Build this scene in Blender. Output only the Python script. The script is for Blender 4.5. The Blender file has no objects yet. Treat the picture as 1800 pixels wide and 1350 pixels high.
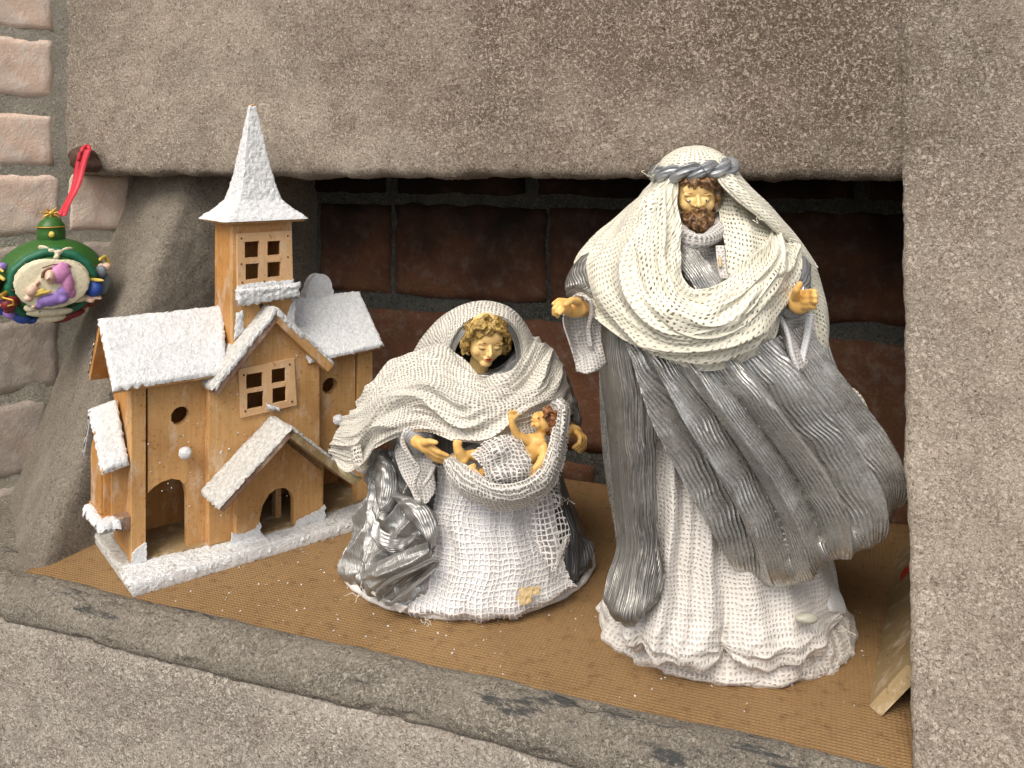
import bpy, bmesh, math, random
import numpy as np
from mathutils import Vector, Matrix
from mathutils.geometry import tessellate_polygon

S = 0.0075            # one building unit in metres
random.seed(4); rng = np.random.default_rng(7)
sc = bpy.context.scene
COL = sc.collection
# ------------------------------------------------------------------ camera, sky, sun, exposure
YAW = math.radians(20.3)
FW = np.array([-math.sin(YAW), math.cos(YAW)]); RT = np.array([math.cos(YAW), math.sin(YAW)])
EYE = 43.6
cam_d = bpy.data.cameras.new("camera"); cam = bpy.data.objects.new("camera", cam_d); COL.objects.link(cam)
cam.location = (0, 0, EYE*S); cam.rotation_euler = (math.pi/2, 0, YAW)
cam_d.lens = 30.0; cam_d.sensor_width = 36.0; cam_d.shift_y = -390/1800
cam_d.clip_start = 0.01; cam_d.clip_end = 200
sc.camera = cam
world = bpy.data.worlds.new("World"); sc.world = world; world.use_nodes = True
SUN_EL, SUN_AZ = math.radians(50), math.radians(-174)   # azimuth measured from +Y clockwise
nt = world.node_tree; bg = nt.nodes["Background"]
sky = nt.nodes.new("ShaderNodeTexSky"); sky.sky_type = 'NISHITA'; sky.sun_disc = False
sky.sun_elevation = SUN_EL; sky.sun_rotation = SUN_AZ; sky.dust_density = 4.0; sky.air_density = 0.8; sky.ozone_density = 0.6
hs = nt.nodes.new('ShaderNodeHueSaturation'); hs.inputs['Saturation'].default_value = 0.3   # grey overcast
nt.links.new(sky.outputs[0], hs.inputs['Color']); nt.links.new(hs.outputs[0], bg.inputs[0]); bg.inputs[1].default_value = 0.135
sun_d = bpy.data.lights.new("sun", 'SUN'); sun_d.energy = 1.5; sun_d.angle = math.radians(34); sun_d.color = (1, 0.89, 0.73)
sun = bpy.data.objects.new("sun", sun_d); COL.objects.link(sun)
sdir = Vector((math.sin(SUN_AZ)*math.cos(SUN_EL), math.cos(SUN_AZ)*math.cos(SUN_EL), math.sin(SUN_EL)))
sun.rotation_euler = sdir.to_track_quat('Z', 'Y').to_euler(); sun.location = sdir*3
sc.view_settings.view_transform = 'Standard'; sc.view_settings.look = 'None'
sc.view_settings.exposure = 0.46; sc.view_settings.gamma = 1.0
sc.render.engine = 'CYCLES'
try:
    sc.cycles.use_denoising = True
    sc.cycles.transparent_max_bounces = 16
    sc.cycles.max_bounces = 6
except Exception: pass

# ------------------------------------------------------------------ numeric helpers
def P(px, py, d):
    """point seen at photo position (px,py) at forward distance d -> building units"""
    x = (px-900)/1500*d
    xy = RT*x + FW*d
    return np.array([xy[0], xy[1], EYE-(py-285)*d/1500])
def camxy(x, d):
    return RT*x + FW*d
def _h(ix, iy, iz, s):
    h = (ix*374761393 + iy*668265263 + iz*2147483647 + s*974634777) & 0xFFFFFFFF
    h = ((h ^ (h >> 13))*1274126177) & 0xFFFFFFFF
    h = ((h ^ (h >> 16))*2246822519) & 0xFFFFFFFF
    return ((h ^ (h >> 15)) & 0xFFFFFF)/float(0xFFFFFF)*2-1
def noise(x, y=0.0, z=0.0, s=0):
    x, y, z = np.broadcast_arrays(np.asarray(x, float), np.asarray(y, float), np.asarray(z, float))
    ix, iy, iz = np.floor(x).astype(np.int64), np.floor(y).astype(np.int64), np.floor(z).astype(np.int64)
    fx, fy, fz = x-ix, y-iy, z-iz
    u, v, w = [t*t*t*(t*(t*6-15)+10) for t in (fx, fy, fz)]
    ix += 1000; iy += 1000; iz += 1000
    def g(a, b, c):
        return _h(ix+a, iy+b, iz+c, s)*(fx-a)+_h(ix+a, iy+b, iz+c, s+101)*(fy-b)+_h(ix+a, iy+b, iz+c, s+202)*(fz-c)
    r = 0
    for a in (0, 1):
        for b in (0, 1):
            for c in (0, 1):
                r = r + g(a, b, c)*(u if a else 1-u)*(v if b else 1-v)*(w if c else 1-w)
    return r*1.4
def fbm(x, y=0.0, z=0.0, s=0, o=4, g=0.5):
    r = 0; a = 1; f = 1
    for i in range(o):
        r = r + a*noise(np.asarray(x)*f, np.asarray(y)*f, np.asarray(z)*f, s+i*7); a *= g; f *= 2.03
    return r
def crspline(pts, n):
    """Catmull-Rom through pts (k, ...) resampled to n rows"""
    pts = np.asarray(pts, float); k = len(pts)
    if k == 2:
        t = np.linspace(0, 1, n).reshape((n,)+(1,)*(pts.ndim-1)); return pts[0]*(1-t)+pts[1]*t
    e = np.concatenate([[2*pts[0]-pts[1]], pts, [2*pts[-1]-pts[-2]]])
    u = np.linspace(0, k-1, n); i = np.minimum(u.astype(int), k-2); t = (u-i).reshape((n,)+(1,)*(pts.ndim-1))
    p0, p1, p2, p3 = e[i], e[i+1], e[i+2], e[i+3]
    return 0.5*((2*p1)+(-p0+p2)*t+(2*p0-5*p1+4*p2-p3)*t*t+(-p0+3*p1-3*p2+p3)*t**3)
def smooth(a, b, x):
    t = np.clip((x-a)/(b-a), 0, 1); return t*t*(3-2*t)

# ------------------------------------------------------------------ object helpers
def empty(name, loc, label=None, cat=None, group=None):
    o = bpy.data.objects.new(name, None); COL.objects.link(o); o.location = Vector(loc)*S
    o.empty_display_size = 0.01
    if label: o['label'] = label
    if cat: o['category'] = cat
    if group: o['group'] = group
    return o
def rootloc(p):
    l = np.zeros(3)
    while p is not None:
        l += np.array(p.location)/S; p = p.parent
    return l
def add(name, V, F, mat, parent=None, uv=None, shade=True, label=None, cat=None, kind=None, solid=None, loc=None, edge_split=False):
    """V world coords in building units. Parented meshes are stored relative to the parent."""
    V = np.asarray(V, float)
    off = rootloc(parent)
    if loc is None: loc = off
    loc = np.asarray(loc, float)
    me = bpy.data.meshes.new(name)
    me.from_pydata(((V-loc)*S).tolist(), [], F if isinstance(F, list) else F.tolist())
    if uv is not None:
        l = me.uv_layers.new(name="uv")
        vi = np.empty(len(me.loops), np.int32); me.loops.foreach_get("vertex_index", vi)
        l.data.foreach_set("uv", np.asarray(uv, np.float32)[vi].ravel())
    me.update()
    if shade: me.shade_smooth()
    o = bpy.data.objects.new(name, me); COL.objects.link(o)
    me.materials.append(mat)
    o.location = Vector((loc-off)*S)
    if parent is not None: o.parent = parent
    if label: o['label'] = label
    if cat: o['category'] = cat
    if kind: o['kind'] = kind
    if solid:
        m = o.modifiers.new("thickness", 'SOLIDIFY'); m.thickness = solid*S; m.offset = -1
    return o
def gridfaces(nu, nv, close=False):
    i = np.arange(nu-1 if not close else nu)[:, None]; j = np.arange(nv-1)[None, :]
    i2 = (i+1) % nu
    return np.stack([i*nv+j, i2*nv+j, i2*nv+j+1, i*nv+j+1], -1).reshape(-1, 4)
def gnormals(G):
    du = np.gradient(G, axis=0); dv = np.gradient(G, axis=1)
    n = np.cross(du, dv); return n/(np.linalg.norm(n, axis=2, keepdims=True)+1e-9)
def arcuv(G):
    """uv that follows the true cloth length along each thread, anchored at the middle"""
    du = np.linalg.norm(np.diff(G, axis=0), axis=2); dv = np.linalg.norm(np.diff(G, axis=1), axis=2)
    U = np.concatenate([np.zeros((1, G.shape[1])), np.cumsum(du, 0)]); V = np.concatenate([np.zeros((G.shape[0], 1)), np.cumsum(dv, 1)], 1)
    U = U-U[G.shape[0]//2][None]+U.mean(); V = V-V[:, G.shape[1]//2][:, None]+V.mean()
    return np.stack([U, V], -1).reshape(-1, 2)
def arc(G):
    du = np.linalg.norm(np.diff(G, axis=0), axis=2).mean(1); dv = np.linalg.norm(np.diff(G, axis=1), axis=2).mean(0)
    U = np.concatenate([[0], np.cumsum(du)]); V = np.concatenate([[0], np.cumsum(dv)])
    return U, V
EYE3 = np.array([0, 0, EYE])
def facing(G, N, back=False):
    s = np.sign(((EYE3-G)*N).sum(2).mean()); s = s if s != 0 else 1
    return -s if back else s
def patch(name, ctrl, ns, ntt, mat, parent, folds=(), disp=None, offset=0.0, solid=None, back=False, fade=0.0, dC=80.5, raw=False, jag=0.0, **kw):
    """cloth patch from control grid ctrl[s][t]=(px,py,b): b = units towards the viewer from distance dC"""
    C = np.array([[P(a, b, dC-c) for a, b, c in row] for row in ctrl]) if not raw else np.asarray(ctrl, float)
    G = crspline(C, ns); G = crspline(G.transpose(1, 0, 2), ntt).transpose(1, 0, 2)
    U, V = arc(G)
    s = np.linspace(0, 1, ns)[:, None]; t = np.linspace(0, 1, ntt)[None, :]
    if jag:
        ext = (G[:, -1]-G[:, -2]); L = np.linalg.norm(ext, axis=1, keepdims=True)
        G[:, -1] += ext/L*(jag*noise(U*2.2, 3.3, 0, 5))[:, None]
    N = gnormals(G); sg = facing(G, N, back); N = N*sg
    D = np.full((ns, ntt), float(offset))
    for (amp, ft, fs, seed, sharp) in folds:
        w = 0.35*noise(s*2.3+0*t, t*1.5+0*s, seed*1.7, seed+50)
        n = noise(t*ft+w*ft*0.3+0*s, s*fs+0*t, seed*3.1, seed)
        if sharp: n = 1-np.abs(n)*sharp
        D = D+amp*n
    if disp is not None: D = D+disp(s, t, U[:, None], V[None, :])
    if fade:
        D = D*np.clip(np.minimum(t, 1-t)/fade, 0, 1)*np.clip(np.minimum(s, 1-s)/fade, 0.3, 1)
    uv = arcuv(G); G = G+N*D[..., None]
    F = gridfaces(ns, ntt)
    if sg < 0: F = F[:, ::-1]
    return add(name, G.reshape(-1, 3), F, mat, parent, uv=uv, solid=solid, **kw), G
def loft(name, rings, nth, nz, mat, parent, dC, fold=None, solid=None, th0=0.0, th1=2*math.pi, cap=False, power=2.0, **kw):
    """rings: (py, pxL, pxR, front, back[, shift]) at distance dC; theta 0 faces the viewer"""
    R = crspline(np.array([r if len(r) == 6 else tuple(r)+(0,) for r in rings], float), nz)
    full = abs(th1-th0-2*math.pi) < 1e-6
    th = np.linspace(th0, th1, nth, endpoint=not full)[None, :]
    z = EYE-(R[:, 0]-285)*dC/1500
    cx = (R[:, 1]+R[:, 2])/2; cx = (cx-900)/1500*dC; a = (R[:, 2]-R[:, 1])/2*dC/1500
    c, s_ = np.cos(th), np.sin(th)
    rx = np.sign(s_)*np.abs(s_)**(2/power); ry = np.sign(c)*np.abs(c)**(2/power)
    b = np.where(c > 0, R[:, 3:4], R[:, 4:5])
    t = np.linspace(0, 1, nz)[:, None]
    k = 1.0 if fold is None else 1+fold(th+0*t, t+0*th, z[:, None]+0*th)/np.maximum(a[:, None], 1)
    X = cx[:, None]+a[:, None]*rx*k; D = dC-R[:, 5:6]-b*ry*k
    XY = X[..., None]*RT+D[..., None]*FW
    G = np.concatenate([XY, np.broadcast_to(z[:, None, None], XY.shape[:2]+(1,))], -1)
    U, V = arc(G)
    if full:
        G = np.concatenate([G, G[:, :1]], 1); V = np.concatenate([V, [V[-1]*(1+1/nth)]])
    F = gridfaces(nz, G.shape[1])
    N = gnormals(G); mid = G.mean((0, 1)); sg = np.sign(((G-mid)*N)[..., :2].sum())
    if sg < 0: F = F[:, ::-1]
    uv = np.stack(np.broadcast_arrays(U[:, None], V[None, :]), -1).reshape(-1, 2)
    Vv = G.reshape(-1, 3); F = F.tolist()
    return add(name, Vv, F, mat, parent, uv=uv, solid=solid, **kw), G
def tubes(lines, seg=8):
    """list of (points (n,3), radii (n,)) -> V,F, closed ends; uv=(length,angle)"""
    VV = []; FF = []; UU = []; base = 0
    for pts, rad in lines:
        pts = np.asarray(pts, float); n = len(pts); rad = np.broadcast_to(np.asarray(rad, float), (n,))
        T = np.gradient(pts, axis=0); T /= np.linalg.norm(T, axis=1, keepdims=True)+1e-9
        up = np.array([0.13, 0.27, 1.0]); A = np.cross(T, up); A /= np.linalg.norm(A, axis=1, keepdims=True)+1e-9
        B = np.cross(T, A); an = np.linspace(0, 2*math.pi, seg, endpoint=False)
        R = pts[:, None]+rad[:, None, None]*(A[:, None]*np.cos(an)[None, :, None]+B[:, None]*np.sin(an)[None, :, None])
        VV.append(R.reshape(-1, 3)); L = np.concatenate([[0], np.cumsum(np.linalg.norm(np.diff(pts, axis=0), axis=1))])
        UU.append(np.stack(np.broadcast_arrays(L[:, None], (an*1.0)[None, :]), -1).reshape(-1, 2))
        for i in range(n-1):
            for j in range(seg):
                FF.append([base+i*seg+j, base+i*seg+(j+1) % seg, base+(i+1)*seg+(j+1) % seg, base+(i+1)*seg+j])
        FF.append([base+j for j in range(seg)][::-1]); FF.append([base+(n-1)*seg+j for j in range(seg)])
        base += n*seg
    return np.concatenate(VV), FF, np.concatenate(UU)
def ellips(c, r, M=None, nu=20, nv=12):
    th = np.linspace(0, 2*math.pi, nu, endpoint=False); ph = np.linspace(0, math.pi, nv)
    X = np.sin(ph)[:, None]*np.cos(th)[None]; Y = np.sin(ph)[:, None]*np.sin(th)[None]; Z = np.cos(ph)[:, None]+0*th[None]
    V = np.stack([X, Y, Z], -1).reshape(-1, 3)*np.asarray(r, float)
    if M is not None: V = V@np.asarray(M).T
    V = V+np.asarray(c, float); F = []
    for i in range(nv-1):
        for j in range(nu):
            F.append([i*nu+j, (i+1)*nu+j, (i+1)*nu+(j+1) % nu, i*nu+(j+1) % nu])
    return V, F
def merge(parts):
    VV = []; FF = []; b = 0
    for V, F in parts:
        VV.append(np.asarray(V)); FF += [[i+b for i in f] for f in F]; b += len(V)
    return np.concatenate(VV), FF
def capsule(p0, p1, r0, r1, n=7, seg=12):
    p0, p1 = np.asarray(p0, float), np.asarray(p1, float); t = np.linspace(0, 1, n)
    d = (p1-p0)/(np.linalg.norm(p1-p0)+1e-9); pts = [p0-d*r0*.96, p0-d*r0*.7]+[p0+(p1-p0)*x for x in t]+[p1+d*r1*.7, p1+d*r1*.96]
    rad = [r0*.25, r0*.7]+[r0+(r1-r0)*x for x in t]+[r1*.7, r1*.25]
    V, F, _ = tubes([(pts, rad)], seg); return V, F
def chain(pts, rad, seg=12):
    return [capsule(pts[i], pts[i+1], rad[i], rad[i+1], seg=seg) for i in range(len(pts)-1)]
def remesh(parts, voxel, it=3, lam=0.5):
    """join overlapping solids into one continuous skin"""
    V, F = merge(parts)
    K = 1.0
    me = bpy.data.meshes.new("tmp"); me.from_pydata((V*K).tolist(), [], F); me.update()
    o = bpy.data.objects.new("tmp", me); COL.objects.link(o)
    m = o.modifiers.new("r", 'REMESH'); m.mode = 'VOXEL'; m.voxel_size = voxel*K
    if it:
        m2 = o.modifiers.new("s", 'SMOOTH'); m2.iterations = it; m2.factor = lam
    dg = bpy.context.evaluated_depsgraph_get(); ev = o.evaluated_get(dg); e = ev.to_mesh()
    V2 = np.empty(len(e.vertices)*3); e.vertices.foreach_get("co", V2); V2 = V2.reshape(-1, 3)/K
    F2 = [list(p.vertices) for p in e.polygons]
    ev.to_mesh_clear(); bpy.data.objects.remove(o, do_unlink=True); bpy.data.meshes.remove(me)
    return V2, F2

# ------------------------------------------------------------------ materials
class M:
    def __init__(s, name, rough=0.7, col=(0.5, 0.5, 0.5), metal=0.0, spec=0.5):
        s.m = bpy.data.materials.new(name); s.m.use_nodes = True; s.t = s.m.node_tree; s.b = s.t.nodes["Principled BSDF"]
        s.b.inputs["Roughness"].default_value = rough; s.b.inputs["Base Color"].default_value = (*col, 1)
        s.b.inputs["Metallic"].default_value = metal; s.b.inputs["Specular IOR Level"].default_value = spec
    def n(s, typ, **k):
        n = s.t.nodes.new("ShaderNode"+typ)
        for a, v in k.items(): setattr(n, a, v)
        return n
    def l(s, a, b): s.t.links.new(a, b)
    def coord(s, scale=(1, 1, 1), kind="Object", rot=(0, 0, 0)):
        c = s.n("TexCoord"); mp = s.n("Mapping"); s.l(c.outputs[kind], mp.inputs[0])
        k = 1/S if kind == "Object" else 1
        mp.inputs["Scale"].default_value = tuple(v*k for v in scale); mp.inputs["Rotation"].default_value = rot
        return mp.outputs[0]
    def noise(s, vec, scale=1.0, detail=4, rough=0.55, dist=0.0, col=False):
        n = s.n("TexNoise"); s.l(vec, n.inputs["Vector"]); n.inputs["Scale"].default_value = scale
        n.inputs["Detail"].default_value = detail; n.inputs["Roughness"].default_value = rough; n.inputs["Distortion"].default_value = dist
        return n.outputs["Color" if col else "Fac"]
    def voro(s, vec, scale=1.0, out="Distance", feature='F1', rnd=1.0):
        n = s.n("TexVoronoi"); n.feature = feature; s.l(vec, n.inputs["Vector"]); n.inputs["Scale"].default_value = scale
        n.inputs["Randomness"].default_value = rnd; return n.outputs[out]
    def ramp(s, fac, stops, interp='LINEAR'):
        r = s.n("ValToRGB"); s.l(fac, r.inputs[0]); cr = r.color_ramp; cr.interpolation = interp
        while len(cr.elements) < len(stops): cr.elements.new(0.5)
        for e, (p, c) in zip(cr.elements, stops):
            e.position = p; e.color = (*c, 1) if not isinstance(c, (int, float)) else (c, c, c, 1)
        return r.outputs[0]
    def mth(s, op, a, b=None, c=None, clamp=False):
        n = s.n("Math", operation=op); n.use_clamp = clamp
        for i, v in enumerate((a, b, c)):
            if v is None: continue
            if isinstance(v, (int, float)): n.inputs[i].default_value = v
            else: s.l(v, n.inputs[i])
        return n.outputs[0]
    def mix(s, fac, a, b, mode='MIX'):
        n = s.n("MixRGB", blend_type=mode)
        for i, v in enumerate((fac, a, b)):
            if isinstance(v, (int, float)): n.inputs[i].default_value = v if i == 0 else (v, v, v, 1)
            elif isinstance(v, tuple): n.inputs[i].default_value = (*v, 1)
            else: s.l(v, n.inputs[i])
        return n.outputs[0]
    def bump(s, h, dist, strength=1.0, prev=None):
        b = s.n("Bump"); s.l(h, b.inputs["Height"]); b.inputs["Distance"].default_value = dist*S; b.inputs["Strength"].default_value = strength
        if prev is not None: s.l(prev, b.inputs["Normal"])
        return b.outputs[0]
    def out(s, col=None, nrm=None, rough=None, alpha=None):
        if col is not None: s.l(col, s.b.inputs["Base Color"])
        if nrm is not None: s.l(nrm, s.b.inputs["Normal"])
        if rough is not None: s.l(rough, s.b.inputs["Roughness"])
        if alpha is not None: s.l(alpha, s.b.inputs["Alpha"])
        return s.m

def mat_render(name, base, light, dark, grain=1.0, stain=None, stretch=(1, 1, 1), soot=None):
    m = M(name, 0.92, spec=0.2); c = m.coord(stretch)
    big = m.noise(c, 0.05, 4, 0.6); mid = m.noise(c, 0.35*grain, 5, 0.65); fine = m.noise(c, 3.5*grain, 4, 0.70, 1.0); fine2 = m.noise(c, 8*grain, 3, 0.65, 0.5); pit = m.voro(c, 1.1*grain)
    col = m.mix(m.ramp(big, [(0.38, 0), (0.62, 1)]), base, tuple(x*0.66 for x in base))
    col = m.mix(m.ramp(mid, [(0.45, 0), (0.7, 0.8)]), col, dark)
    amt = m.ramp(m.noise(c, 0.22*grain, 3, 0.6), [(0.35, 0.45), (0.6, 1.0)])
    col = m.mix(m.mth('MULTIPLY', m.ramp(fine, [(0.50, 0), (0.62, 0.8)]), amt), col, light)
    col = m.mix(m.ramp(fine, [(0.34, 0.9), (0.44, 0)]), col, tuple(x*0.42 for x in dark))
    col = m.mix(m.ramp(fine2, [(0.56, 0), (0.70, 0.75)]), col, light)
    col = m.mix(m.ramp(fine2, [(0.32, 0.6), (0.42, 0)]), col, tuple(x*0.5 for x in dark))
    col = m.mix(m.ramp(m.mth('ADD', pit, m.mth('MULTIPLY', m.noise(c, 0.5, 2, 0.5), 0.35)), [(0.20, 0.85), (0.26, 0)]), col, tuple(x*0.35 for x in dark))
    if stain:
        st = m.noise(m.coord((0.35, 1.6, 1.6)), stain[1], 6, 0.75, 0.4); col = m.mix(m.ramp(st, [(stain[2], 0), (stain[2]+0.05, 0.9)]), col, stain[0])
    if soot:    # old smoke staining above the opening, with its own ragged outline
        o_ = m.coord((1, 1, 1)); v = m.n("VectorMath", operation='SUBTRACT'); m.l(o_, v.inputs[0]); v.inputs[1].default_value = soot[0]
        v2 = m.n("VectorMath", operation='MULTIPLY'); m.l(v.outputs[0], v2.inputs[0]); v2.inputs[1].default_value = soot[1]
        ln_ = m.n("VectorMath", operation='LENGTH'); m.l(v2.outputs[0], ln_.inputs[0])
        dd = m.mth('ADD', ln_.outputs["Value"], m.mth('MULTIPLY', m.mth('SUBTRACT', m.noise(o_, 0.06, 5, 0.65), 0.5), 1.8))
        col = m.mix(m.ramp(dd, [(0.35, 0.62), (1.0, 0)]), col, (0.30, 0.22, 0.17), 'MULTIPLY')
        tmp = m.mix(m.ramp(dd, [(0.35, 0.55), (1.0, 0)]), col, m.mix(m.ramp(fine, [(0.53, 0), (0.60, 1)]), col, light)); col = tmp
    h = m.mth('ADD', m.mth('MULTIPLY', fine, 1.0), m.mth('MULTIPLY', fine2, 0.5)); h = m.mth('ADD', h, m.mth('MULTIPLY', mid, 1.3))
    return m.out(col, m.bump(h, 0.42*(1/grain), 1.0))
MT = {}
MT['render'] = mat_render("rough_cement_render", (0.47, 0.395, 0.315), (0.80, 0.71, 0.60), (0.27, 0.21, 0.16), soot=((-18, 0, 62), (0.021, 0, 0.030), 0))
MT['render_pier'] = mat_render('streaked_cement_render', (0.37, 0.315, 0.265), (0.72, 0.65, 0.57), (0.22, 0.175, 0.14), 1.0)
MT['render_low'] = mat_render("cement_render_below", (0.50, 0.44, 0.375), (0.84, 0.77, 0.68), (0.32, 0.265, 0.22), 0.8)
MT['ledge'] = mat_render("worn_cement_moulding", (0.34, 0.30, 0.245), (0.60, 0.54, 0.45), (0.17, 0.15, 0.125), 1.0, stain=((0.075, 0.078, 0.078), 0.26, 0.59))
MT['jamb'] = mat_render("smooth_cement_jamb", (0.34, 0.295, 0.235), (0.52, 0.46, 0.38), (0.21, 0.18, 0.145), 1.1)
MT['cheek'] = mat_render("sooty_cement", (0.12, 0.11, 0.10), (0.2, 0.19, 0.17), (0.05, 0.045, 0.04), 0.8)
MT['mortar'] = mat_render("lime_mortar", (0.60, 0.56, 0.46), (0.78, 0.74, 0.64), (0.50, 0.45, 0.37), 1.0)
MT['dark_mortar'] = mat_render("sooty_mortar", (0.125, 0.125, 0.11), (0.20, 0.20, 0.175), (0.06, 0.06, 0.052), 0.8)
def mat_brick(name, a, b, wash, soot_shade=False):
    m = M(name, 0.9, spec=0.2); c = m.coord()
    n1 = m.noise(c, 0.12, 4, 0.6); n2 = m.noise(c, 0.6, 6, 0.7); n3 = m.noise(c, 3.0, 4, 0.7, 0.4)
    col = m.mix(m.ramp(n1, [(0.3, 0), (0.7, 1)]), a, b)
    col = m.mix(m.ramp(n2, [(0.5, 0), (0.68, 0.7 if not soot_shade else 0.55)]), col, wash)
    col = m.mix(m.ramp(n3, [(0.56, 0), (0.7, 0.5 if not soot_shade else 0.3)]), col, tuple(min(1, x*1.25) for x in wash))
    if soot_shade:   # niche-top shade painted into the brick colour, thinning lower down in ragged tongues
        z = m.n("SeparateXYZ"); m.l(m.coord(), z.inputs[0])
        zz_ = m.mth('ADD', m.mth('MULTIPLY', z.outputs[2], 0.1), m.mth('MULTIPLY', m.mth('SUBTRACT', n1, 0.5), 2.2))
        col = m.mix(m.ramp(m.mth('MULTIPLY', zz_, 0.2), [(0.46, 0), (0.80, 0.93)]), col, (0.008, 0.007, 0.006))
    return m.out(col, m.bump(m.mth('ADD', n2, m.mth('MULTIPLY', n3, 0.5)), 0.25))
MT['brick'] = mat_brick("pink_lime_washed_brick", (0.78, 0.55, 0.42), (0.76, 0.63, 0.54), (0.84, 0.74, 0.65))
MT['brick_grey'] = mat_brick("grey_dusty_brick", (0.42, 0.33, 0.28), (0.38, 0.34, 0.295), (0.54, 0.48, 0.42))
MT['brick_soot_shade'] = mat_brick("sooty_brick_shaded_top", (0.155, 0.068, 0.035), (0.09, 0.043, 0.026), (0.20, 0.155, 0.125), True)

def mat_board():
    m = M("brown_hardboard", 0.75, spec=0.3); c = m.coord()
    w1 = m.n("TexWave", wave_type='BANDS', bands_direction='X'); w2 = m.n("TexWave", wave_type='BANDS', bands_direction='Y')
    for w in (w1, w2):
        m.l(c, w.inputs[0]); w.inputs["Scale"].default_value = 0.85; w.inputs["Distortion"].default_value = 0.9; w.inputs["Detail"].default_value = 1
    mesh = m.mth('MULTIPLY', w1.outputs["Fac"], w2.outputs["Fac"])
    big = m.noise(c, 0.06, 3, 0.6); spots = m.noise(c, 0.85, 4, 0.6); fine = m.noise(c, 3.2, 4, 0.7)
    col = m.mix(m.ramp(big, [(0.3, 0), (0.7, 1)]), (0.36, 0.225, 0.10), (0.25, 0.15, 0.065))
    col = m.mix(m.ramp(mesh, [(0.1, 0.32), (0.75, 0)]), col, (0.16, 0.085, 0.035))
    col = m.mix(m.ramp(spots, [(0.54, 0), (0.70, 0.5)]), col, (0.09, 0.04, 0.016))
    col = m.mix(m.ramp(fine, [(0.55, 0), (0.75, 0.5)]), col, (0.38, 0.22, 0.10))
    return m.out(col, m.bump(m.mth('ADD', mesh, m.mth('MULTIPLY', fine, 0.6)), 0.09))
MT['board'] = mat_board()
def mat_wood(name, a, b, dark, rot=(0, 0, 0), st=(2.2, 2.2, 0.22)):
    m = M(name, 0.62, spec=0.35); c = m.coord(st, rot=rot)
    g = m.noise(c, 1.0, 6, 0.62, 0.8); big = m.noise(m.coord(), 0.16, 3, 0.5); sp = m.noise(m.coord(), 2.6, 3, 0.6); saw = m.noise(m.coord((0.5, 0.5, 7)), 1, 2, 0.5)
    col = m.mix(m.ramp(g, [(0.3, 0), (0.68, 1)]), a, b)
    col = m.mix(m.ramp(big, [(0.45, 0), (0.75, 0.75)]), col, dark)
    col = m.mix(m.ramp(sp, [(0.60, 0), (0.70, 0.6)]), col, tuple(x*0.45 for x in dark))
    ws = m.noise(m.coord((1, 1, 0.5)), 0.45, 5, 0.7); col = m.mix(m.ramp(ws, [(0.52, 0), (0.68, 0.55)]), col, (0.74, 0.62, 0.48))
    return m.out(col, m.bump(m.mth('ADD', g, m.mth('MULTIPLY', saw, 0.5)), 0.05))
MT['wood'] = mat_wood("stained_pine_wood", (0.50, 0.265, 0.095), (0.60, 0.36, 0.15), (0.29, 0.135, 0.042))
MT['wood2'] = mat_wood("darker_pine_wood", (0.46, 0.21, 0.055), (0.54, 0.275, 0.085), (0.27, 0.11, 0.028))
MT['ply'] = mat_wood("pale_plywood", (0.66, 0.40, 0.20), (0.72, 0.47, 0.26), (0.50, 0.27, 0.11))
MT['rawwood'] = mat_wood("raw_planed_wood", (0.29, 0.205, 0.10), (0.33, 0.24, 0.125), (0.21, 0.135, 0.06))
MT['bark'] = mat_wood("barky_edge", (0.19, 0.11, 0.08), (0.30, 0.19, 0.13), (0.1, 0.05, 0.035))
def mat_snow(name, a, b):
    m = M(name, 0.85, spec=0.25); c = m.coord()
    n = m.noise(c, 2.3, 4, 0.65, 0.3); n2 = m.noise(c, 6, 3, 0.7); n3 = m.noise(c, 0.25, 3, 0.6)
    col = m.mix(m.ramp(n, [(0.35, 0), (0.6, 1)]), b, a); col = m.mix(m.ramp(n3, [(0.5, 0), (0.8, 0.35)]), col, b)
    return m.out(col, m.bump(m.mth('ADD', n, m.mth('MULTIPLY', n2, 0.6)), 0.26))
MT['snow'] = mat_snow("glitter_snow", (0.86, 0.87, 0.88), (0.68, 0.69, 0.70))
MT['snow_grey'] = mat_snow("dusty_glitter_snow", (0.70, 0.69, 0.66), (0.46, 0.44, 0.41))

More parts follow.
